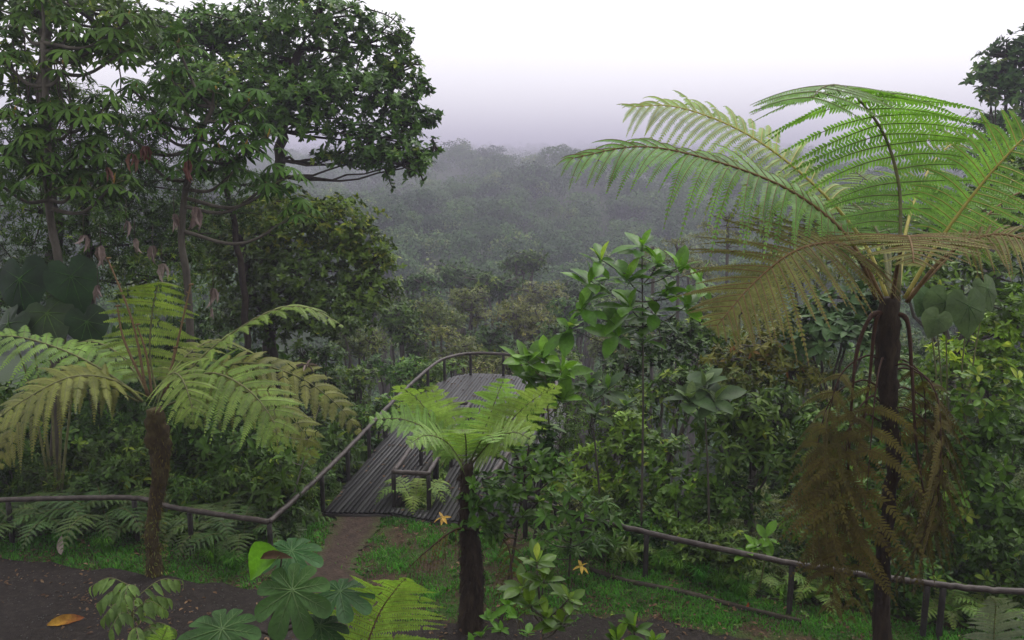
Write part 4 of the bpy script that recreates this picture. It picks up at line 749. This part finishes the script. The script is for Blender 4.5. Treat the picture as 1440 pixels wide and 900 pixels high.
# --- thin flat-topped trees in the mist
for lab, u, v, Y, w in [('flat topped small tree in mist right of the bare stemmed sapling', 1020, 305, 62, 40), ('lower flat topped tree beside the bare stemmed sapling crown', 950, 340, 58, 46), ('feathery thin tree rising in mist behind the tall fern fronds', 1072, 296, 66, 30), ('dark feathery treetop left of the flat topped tree', 915, 352, 54, 30)]:
    els = [ell(u + dx * w, v + dy * w, w * .42, w * .12, Y + rng.uniform(-1.5, 1.5)) for dx, dy in ((0, 0), (-.6, .28), (.6, .22), (-.3, .55), (.45, .6), (-.85, .7), (.1, .85), (.8, .9))]
    bush('broadleaf_tree', lab, 'tree', els, 'fine', base=at(u + 4, 500, Y)[:2], trunk=[at(u + 3, v + w * 1.4, Y), at(u, v, Y)], r0=.11, L=.34, cov=3.2, limb=.4, crown='crown', stemname='trunk', mat='olive', bark='bark', twigs=14)

# --- valley trees behind the platform: every one its own
vt = [(505, 470, 36, 36, 44, 'olive'), (560, 455, 40, 38, 50, 'dark'), (605, 440, 50, 34, 56, 'olive'), (650, 425, 40, 24, 62, 'olive'), (690, 470, 44, 34, 54, 'dark'), (735, 455, 44, 34, 60, 'olive'), (775, 480, 40, 34, 50, 'dark'), (640, 480, 40, 30, 46, 'olive'), (560, 510, 44, 34, 40, 'mid'), (620, 525, 40, 24, 40, 'mid'), (700, 520, 46, 24, 42, 'olive'), (505, 540, 40, 34, 36, 'mid'), (480, 600, 40, 36, 32, 'mid'), (760, 530, 40, 26, 40, 'dark'), (590, 405, 36, 24, 80, 'dark'), (700, 400, 40, 24, 84, 'dark'), (760, 415, 36, 24, 82, 'olive'), (815, 440, 40, 28, 70, 'dark'), (860, 480, 44, 30, 52, 'olive'), (540, 420, 32, 24, 74, 'dark'), (640, 385, 34, 20, 96, 'dark'), (735, 372, 34, 22, 100, 'dark'), (820, 400, 36, 22, 92, 'dark'), (455, 520, 44, 44, 33, 'dark'), (530, 580, 36, 30, 31.5, 'mid'), (800, 500, 30, 20, 48, 'mid'), (870, 430, 36, 22, 84, 'dark'), (980, 380, 30, 18, 90, 'olive')]
where = {'dark': 'dark rounded tree', 'olive': 'olive tree with pale flecked crown', 'mid': 'mid green bushy tree'}
for u, v, ru, rv, Y, st in vt:
    els = [ell(u + rng.uniform(-.7, .7) * ru, v + rng.uniform(-.5, .9) * rv, ru * rng.uniform(.45, .75), rv * rng.uniform(.4, .65), Y, rng.uniform(-1.2, 1.2)) for _ in range(7)]
    zone = 'close behind the platform' if Y < 47 else 'in the gully beyond the platform' if Y < 70 else 'far down in the gully'
    bush('broadleaf_tree', f'{where[st]} {zone}', 'tree', els, st, base=at(u, v, Y)[:2], cov=2.3 if Y < 60 else 2.0, L=.22 * max(1, Y / 42), crown='crown', stemname='trunk', bark='bark', group=f'{where[st].replace("tree", "trees")} {zone}', k=5)

# --- filler shrubs: few kinds, many copies, each a thing
kinds = []
for nm_, sty, mat, L, lab in [('shrub', 'drop', 'dark', .22, 'dark drooping leaved shrub'), ('shrub', 'mid', 'mid', .18, 'mid green rounded shrub'), ('shrub', 'finedark', 'dark', .16, 'dark fine leaved shrub'), ('shrub', 'fine', 'olive', .15, 'olive fine leaved shrub'), ('shrub', 'glossy', 'dark', .24, 'dark glossy leaved shrub')]:
    els = [(A(rng.normal(0, .45), 200 + rng.normal(0, .4), 0), A(.55, .5, .42) * rng.uniform(.8, 1.25)) for _ in range(8)]
    zb = g1(0, 200)
    for e in els: e[0][2] = zb + rng.uniform(.55, 1.75)
    kinds.append((bush(nm_, lab, 'shrub', els, sty, base=(0, 200), mat=mat, L=L, cov=2.3, r0=.03, twigs=4), lab))
def place(k, x, y, s, rz, where):
    r, lab = kinds[k]; first = not r.get('used'); o = r if first else copy_tree(r); r['used'] = 1
    o.location = (x, y, g1(x, y) - .05); o.scale = (s, s, s * rng.uniform(.9, 1.25)); o.rotation_euler = (0, 0, rz)
    o['label'] = f'{lab} {where}'; o['group'] = f'{lab}s {where}'
def fill(n, xr, yr, sz, where, ks, gap=.9):
    pts = []
    for _ in range(n * 14):
        x, y = rng.uniform(*xr), rng.uniform(*yr); e = np.interp(x, EX, EY)
        if y < e + .9: continue
        if -5.2 < x < 2.4 and y < 33.5 and not (x > 1.6 + max(0, (y - 22) * .05) - .4): 
            continue
        if any(math.hypot(x - a, y - b) < gap * (1 + .035 * (y - 18)) for a, b in pts): continue
        pts.append((x, y))
        s = rng.uniform(*sz) * (1 + .05 * max(y - 18, 0)); place(int(rng.choice(ks)), x, y, s, rng.uniform(0, 6.28), where)
        if len(pts) >= n: break
fill(34, (-14, -5.3), (18.6, 24), (.62, 1.05), 'in the thicket behind the left railing', [0, 2, 2, 4])
fill(46, (-18, -5.3), (24, 36), (.9, 1.4), 'below the trees on the left', [0, 2, 4, 1])
fill(52, (2.0, 13), (14.6, 20.5), (.5, .85), 'in the thicket behind the right railing', [0, 1, 3, 1, 4])
fill(95, (2.4, 22), (20.5, 46), (.85, 1.3), 'higher up in the right thicket', [1, 3, 0, 2])
fill(14, (-6.5, -4.9), (20, 32), (.7, 1.0), 'below the left edge of the platform', [1, 3, 2], .8)
fill(22, (-6, 4), (33.8, 40), (.9, 1.5), 'just beyond the rounded platform end', [1, 3, 1], 1.0)

# --- ferns in the undergrowth
def clump(n, L, mat, label):
    root = empty('fern', (0, 200, 0), label, 'fern')
    for k in range(n):
        a = k * 2.4 + rng.normal(0, .2); o = A(math.cos(a), math.sin(a), 0); l = L * rng.uniform(.75, 1.15); h = rng.uniform(.45, .8); b0 = A(0, 200, 0)
        add_frond(root, mat, 'stalk', P=[b0, b0 + o * l * .35 + A(0, 0, l * h * .75), b0 + o * l * .75 + A(0, 0, l * h * .85), b0 + o * l + A(0, 0, l * h * .45)], hint=Z, npair=15, plen=l * .3, start=.18, npn=8, pw=.06, ribr=.008, droop=.25, base=.7)
    return root
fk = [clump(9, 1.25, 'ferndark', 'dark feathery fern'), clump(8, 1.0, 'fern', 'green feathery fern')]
def put_fern(k, x, y, s, where):
    r = fk[k]; o = r if not r.get('used') else copy_tree(r); lab = ('dark', 'green')[k] + ' feathery fern'; r['used'] = 1
    o.location = (x, y, g1(x, y)); o.scale = (s, s, s); o.rotation_euler = (0, 0, rng.uniform(0, 6.28)); o['label'] = f'{lab} {where}'; o['group'] = f'{lab}s {where}'
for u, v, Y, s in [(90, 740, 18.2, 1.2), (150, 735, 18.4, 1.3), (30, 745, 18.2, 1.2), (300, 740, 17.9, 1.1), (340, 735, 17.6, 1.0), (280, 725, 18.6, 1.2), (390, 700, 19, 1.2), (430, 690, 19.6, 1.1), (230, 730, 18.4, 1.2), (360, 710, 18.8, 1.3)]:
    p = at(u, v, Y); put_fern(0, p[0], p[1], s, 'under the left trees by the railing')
for u, v, Y, s in [(1150, 860, 15.4, .8), (1010, 790, 16.4, .6), (880, 770, 17, .75), (1060, 820, 15.8, .6), (1330, 860, 14.6, .8), (1400, 850, 14.5, .8), (950, 760, 16.9, .7)]:
    p = at(u, v, Y); put_fern(1, p[0], p[1], s, 'at the foot of the right railing')
p = on(585, 715, 0); put_fern(1, -2.4, 19.9, 1.0, 'inside the platform opening'); put_fern(1, -2.0, 22.3, 1.2, 'inside the platform opening')

# small palmate seedlings by the right railing
for u, v, Y in [(825, 760, 16.3), (850, 755, 16.5), (800, 765, 16.2), (872, 765, 16.4)]:
    sapling('low seedling with finger like leaves under the right railing', at(u, 800, Y)[:2], [(u, v, Y), (u + 12, v + 8, Y - .1), (u - 12, v + 6, Y)], T_FAN, 'mid', .28, 4, 1.2, r0=.012, stem='stalk', group='finger leaved seedlings under the right railing', name='seedling', cat='seedling')

# --- undergrowth mass on the slopes, nobody could count it
def undergrowth():
    mb = MB(); n = 60000
    y = rng.uniform(0, 1, n) ** 1.4; x = rng.uniform(-26, 26, n); e = np.interp(x, EX, EY); y = e + .35 + y * 30
    keep = ~((x > -4.6) & (x < 1.9) & (y < 33)); x, y = x[keep], y[keep]; z = gz(x, y)
    h = rng.uniform(0, 1, len(x)) ** 1.6 * (.35 + .05 * np.minimum(y - 15, 25)); P = np.stack([x, y, z + h], -1)
    d = rng.normal(0, 1, (len(x), 3)) * A(1, 1, .5) + A(0, -.2, .15)
    scatter(mb, T_LEAF, P, d, A(0, 0, 1) + rng.normal(0, .5, d.shape), rng.uniform(.12, .34, len(x)), 0, rng.uniform(0, .8, len(x)))
    under = (rng.uniform(-4.6, 1.9, 6000), rng.uniform(19.3, 34, 6000)); z = gz(*under); P = np.stack([*under, z + rng.uniform(0, 1, 6000) ** 2 * 1.1], -1); k = P[:, 2] < -.35; P = P[k]
    scatter(mb, T_LEAF, P, rng.normal(0, 1, P.shape), A(0, 0, 1) + rng.normal(0, .5, P.shape), rng.uniform(.12, .3, len(P)), 0, rng.uniform(0, .8, len(P)))
    tag(mb.build('undergrowth', [M['mid']], origin=(0, 0, 0)), kind='stuff')
undergrowth()

# --- grass, litter, stones
def inside(P, poly):
    x, y = P[:, 0], P[:, 1]; c = np.zeros(len(P), bool); n = len(poly)
    for a in range(n):
        x1, y1 = poly[a][:2]; x2, y2 = poly[(a + 1) % n][:2]
        c ^= ((y1 > y) != (y2 > y)) & (x < (x2 - x1) * (y - y1) / ((y2 - y1) or 1e-9) + x1)
    return c
def nz2(x, y): return np.sin(x * 2.1 + 1) * np.sin(y * 2.7) + .6 * np.sin(x * 5.3 + y * 3.1) + .5 * np.sin(y * 7.7 - x * 4.2 + 2)
PP = np.vstack([PATH[:, 0], PATH[::-1, -1]]); SOILP = np.vstack([SOIL[:, 0], SOIL[::-1, -1]])
def grass():
    mb = MB(); N0 = 230000
    x = rng.uniform(-15, 11, N0); y = rng.uniform(13.2, 20, N0); e = np.interp(x, EX, EY); P = np.stack([x, y], -1)
    q = nz2(x, y)
    right = sstep(.4, 1.6, x); left = sstep(-5.0, -5.8, x); mid = 1 - np.maximum(right, left)
    bd = np.interp(x, [1, 3, 6, 11], [14.9, 14.35, 13.75, 12.6]) + .12 * np.sin(x * 3.1) + .08 * np.sin(x * 7.7)
    dens = right * sstep(-.15, .25, y - bd) * .95 + left * .8 + mid * np.clip(.42 + .34 * q + .8 * sstep(18.3, 19.2, y), .04, 1)
    k = (y < e + .3) & (rng.uniform(size=N0) < dens) & (~inside(P, PP) | (right > .5)) & ~(inside(P, SOILP) & (rng.uniform(size=N0) > .06))
    x, y, q = x[k], y[k], q[k]; n = len(x); z = gz(x, y)
    hgt = rng.uniform(.03, .085, n) * (1 + .35 * np.clip(q, -1, 1)) * (1 + .8 * (rng.uniform(size=n) > .985)); a = rng.uniform(0, 6.28, n)
    o = np.stack([np.cos(a), np.sin(a), 0 * a], -1); b = np.stack([x, y, z - .005], -1); w = rng.uniform(.006, .013, n)[:, None]; s = np.stack([-np.sin(a), np.cos(a), 0 * a], -1) * w
    m = b + A(0, 0, 1) * hgt[:, None] * .65 + o * hgt[:, None] * .2; t = b + A(0, 0, 1) * hgt[:, None] * .95 + o * hgt[:, None] * .75
    V = np.stack([b - s, b + s, m + s * .8, t, m - s * .8], 1); i = np.arange(n)[:, None] * 5
    mb.add(V.reshape(-1, 3), [i + A(0, 1, 2, 4).astype(int), i + A(4, 2, 3).astype(int)], 0, np.repeat(np.clip(rng.normal(.45, .2, n) + .1 * q, 0, 1), 5))
    tag(mb.build('grass', [M['grass']], origin=(0, 0, 0)), kind='stuff')
grass()
def tufts():
    for lab, pts in [('long bladed grass tuft spilling over the edge of the grass strip', [(955, 810), (985, 822), (1010, 828), (1040, 838), (930, 800)]), ('grass tuft at the foot of the left railing', [(150, 775), (300, 790), (330, 800), (90, 770)])]:
        for u, v in pts:
            c = on(u, v, 0); mb = MB(); n = 90; a = rng.uniform(0, 6.28, n); o = np.stack([np.cos(a), np.sin(a), 0 * a], -1); c[2] = g1(c[0], c[1]); l = rng.uniform(.2, .5, n)[:, None]
            P0 = c + o * rng.uniform(0, .12, (n, 1)); P1 = P0 + o * l * .25 + A(0, 0, 1) * l * .8; P2 = P0 + o * l * .8 + A(0, 0, 1) * l * .75; s = np.stack([-np.sin(a), np.cos(a), 0 * a], -1) * .008
            V = np.stack([P0 - s, P0 + s, P1 + s, P2, P1 - s], 1); i = np.arange(n)[:, None] * 5
            mb.add(V.reshape(-1, 3), [i + A(0, 1, 2, 4).astype(int), i + A(4, 2, 3).astype(int)], 0, np.repeat(rng.uniform(.3, .9, n), 5))
            tag(mb.build('grass_tuft', [M['grass']]), lab, 'grass tuft', lab.replace('tuft', 'tufts'))
tufts()
def litter():
    mb = MB(); n = 5200; x = rng.uniform(-14, 9, n); y = rng.uniform(12.6, 19.5, n); k = (y < np.interp(x, EX, EY) + .2) & (nz2(x * .6, y * .6) > -.3); x, y = x[k], y[k]
    P = np.stack([x, y, gz(x, y) + .05], -1); scatter(mb, leafg(3, .45, 1, .3, .2), P, rng.normal(size=P.shape) * A(1, 1, .15), A(0, 0, 1) + rng.normal(0, .25, P.shape), rng.uniform(.03, .12, len(P)), 0, rng.uniform(0, 1, len(P)))
    x = rng.uniform(-4.4, 1.6, 420); y = rng.uniform(19.2, 32.5, 420); P = np.stack([x, y], -1); k = inside(P, outer) & ~inside(P, hole); P = np.column_stack([P[k], np.full(k.sum(), DZ + .035)])
    scatter(mb, leafg(3, .45, 1, .3, .2), P, rng.normal(size=P.shape) * A(1, 1, .1), A(0, 0, 1) + rng.normal(0, .2, P.shape), rng.uniform(.06, .16, len(P)), 0, rng.uniform(0, 1, len(P)))
    tag(mb.build('leaf_litter', [M['litter']], origin=(0, 0, 0)), kind='stuff')
    mb = MB(); n = 5000; x = rng.uniform(-14, 10, n); y = rng.uniform(11.5, 17.2, n); P = np.stack([x, y], -1); k = inside(P, PP); x, y = x[k], y[k]
    ic = A(1, 0, 0, -1, 0, 0, 0, 1, 0, 0, -1, 0, 0, 0, .8, 0, 0, -.8).reshape(-1, 3); f = [A(0, 2, 4, 2, 1, 4, 1, 3, 4, 3, 0, 4, 2, 0, 5, 1, 2, 5, 3, 1, 5, 0, 3, 5).reshape(-1, 3).astype(int)]
    P = np.stack([x, y, gz(x, y) + .034], -1); scatter(mb, (ic, f), P, rng.normal(size=P.shape) * A(1, 1, .2), A(0, 0, 1) + rng.normal(0, .2, P.shape), rng.uniform(.006, .022, len(P)) * (1 + (rng.uniform(size=len(P)) > .97)))
    tag(mb.build('gravel', [M['stone']], origin=(0, 0, 0)), kind='stuff')
litter()
def weeds():
    mb = MB(); n = 1500; x = rng.uniform(-14, 9, n); y = rng.uniform(13.4, 19.6, n); P = np.stack([x, y], -1); k = (y < np.interp(x, EX, EY) + .25) & ~inside(P, PP) & ~inside(P, SOILP) & (nz2(x * 1.3, y * 1.1) > .1); x, y = x[k], y[k]
    P = np.stack([x, y, gz(x, y) + rng.uniform(.03, .09, len(x))], -1); rosette(mb, T_OVAL, P, A(0, 0, 1) + rng.normal(0, .2, P.shape), 6, .075, 1.2)
    tag(mb.build('ground_cover', [M['mid']], origin=(0, 0, 0)), kind='stuff')
weeds()
def fallen(name, label, u, v, s, d, nn, mat='yellow', var=.4, z=.05, tm=None):
    p = on(u, v, 0); p[2] = g1(p[0], p[1]) + z; mb = MB(); scatter(mb, tm or leafg(7, .34, .9, .25, .15, .01), p[None], A(*d)[None], A(*nn)[None], s, 0, var)
    o = mb.build(name, [M[mat]], smooth=True); a = o.data.attributes['var'].data; n = len(a)
    if mat == 'bicolor':
        for i in range(n): a[i].value = min(1, max(0, (i / n - .3) * 1.3 + rng.normal(0, .1)))
    tag(o, label, 'fallen leaf')
fallen('fallen_leaf', 'large yellow and brown fallen leaf on the dark path', 66, 882, .62, (1, .42, .12), (.1, -.6, 1), 'bicolor' if 'bicolor' in M else 'yellow', .7, .04)
fallen('fallen_leaf', 'orange fallen leaf lying on the left platform boards', 502, 678, .34, (1, .1, 0), (0, -.3, 1), 'yellow', 1, .2)
fallen('fallen_leaf', 'small orange leaf standing in the bright grass strip', 1050, 858, .14, (.2, 0, 1), (0, -1, .2), 'yellow', 1, .02)
fallen('fallen_leaf', 'pale cream leaf standing upright in the left grass strip', 86, 782, .42, (.05, 0, 1), (0, -1, .2), 'dead', 1, .02)
for lab, u, v, Y in [('yellow withered leaves on a twig beside the recurved leaf shrub', 818, 795, 15.4), ('yellow orange leaf cluster left of the pale tree fern trunk', 622, 727, 16.6)]:
    mb = MB(); c = at(u, v, Y); rosette(mb, T_DROP, c[None], A(0, -.3, 1)[None], 6, .17, 1.4, 0, [.5]); tube(mb, [c, A(c[0] + .05, c[1] + .1, g1(c[0], c[1]))], [.006, .008], 5, 1); tag(mb.build('yellow_leaf_cluster', [M['yellow'], M['stalk']]), lab, 'withered leaves')
# dry flower by the left rail
mb = MB(); c = at(432, 515, 16.9); n = 12; a = np.arange(n) * 2.4; o = np.stack([np.cos(a), np.sin(a), 0 * a], -1); scatter(mb, T_DEAD, np.repeat(c[None], n, 0), o + A(0, 0, .1) + rng.normal(0, .3, (n, 3)), A(0, 0, 1) + o * .3, rng.uniform(.15, .3, n), 0, rng.uniform(.5, 1, n))
tag(mb.build('dry_leaf_cluster', [M['dead']]), 'pale pinkish dry leaves caught on the right fronds of the left fern', 'dead leaves')

# ================================================================== AIR, LIGHT, CAMERA
m = bpy.data.materials.new('haze_air'); m.use_nodes = True; nt = m.node_tree; nt.nodes.remove(nt.nodes['Principled BSDF'])
pv = nt.nodes.new('ShaderNodeVolumePrincipled'); pv.inputs['Color'].default_value = (.56, .535, .665, 1); pv.inputs['Density'].default_value = .00115; pv.inputs['Anisotropy'].default_value = .1
nt.links.new(pv.outputs[0], nt.nodes['Material Output'].inputs['Volume'])
mb = MB(); x0, x1, y0, y1, z0, z1 = -10500, 10500, -60, 9700, -135, 92
mb.add([(x, y, z) for z in (z0, z1) for y in (y0, y1) for x in (x0, x1)], A(0, 2, 3, 1, 4, 5, 7, 6, 0, 1, 5, 4, 2, 6, 7, 3, 0, 4, 6, 2, 1, 3, 7, 5).reshape(-1, 4).astype(int))
tag(mb.build('haze', [m], origin=(0, 0, 0)), kind='stuff')

EL, AZ = math.radians(58), math.radians(35)          # sun height and compass direction (from +Y towards +X)
w = bpy.data.worlds.new('World'); SC.world = w; w.use_nodes = True; N = w.node_tree.nodes; L = w.node_tree.links
sky = N.new('ShaderNodeTexSky'); sky.sky_type = 'NISHITA'; sky.sun_disc = False; sky.sun_elevation = EL; sky.sun_rotation = AZ; sky.air_density = 1.0; sky.dust_density = 6; sky.ozone_density = 1
hs = N.new('ShaderNodeHueSaturation'); hs.inputs['Saturation'].default_value = .12; L.new(sky.outputs[0], hs.inputs['Color'])
mx = N.new('ShaderNodeMix'); mx.data_type = 'RGBA'; mx.inputs[0].default_value = .6; mx.inputs[7].default_value = (14.8, 14.6, 14.8, 1)
L.new(hs.outputs[0], mx.inputs[6]); L.new(mx.outputs[2], N['Background'].inputs[0]); N['Background'].inputs[1].default_value = .14
sl = bpy.data.lights.new('sun', 'SUN'); sl.energy = 1.5; sl.angle = math.radians(25); sl.color = (1, .96, .9)
so = bpy.data.objects.new('sun', sl); COL.objects.link(so)
from mathutils import Vector
sd = Vector((math.sin(AZ) * math.cos(EL), math.cos(AZ) * math.cos(EL), math.sin(EL))); so.rotation_euler = sd.to_track_quat('Z', 'Y').to_euler(); so.location = (0, 0, 60)

cam = bpy.data.cameras.new('camera'); cam.sensor_width = 36; cam.sensor_fit = 'HORIZONTAL'; cam.lens = 36 * F / 1440; cam.clip_start = .1; cam.clip_end = 20000
co = bpy.data.objects.new('camera', cam); COL.objects.link(co); co.location = (0, 0, H); co.rotation_euler = (math.pi / 2 - PITCH, 0, 0); SC.camera = co
SC.view_settings.view_transform = 'Standard'; SC.view_settings.look = 'None'; SC.view_settings.exposure = .12; SC.view_settings.gamma = 1
c = SC.cycles; c.use_denoising = True; c.max_bounces = 7; c.diffuse_bounces = 2; c.glossy_bounces = 2; c.transmission_bounces = 4; c.volume_bounces = 3; c.transparent_max_bounces = 4; c.sample_clamp_indirect = 6
c.use_adaptive_sampling = True; c.adaptive_threshold = .015
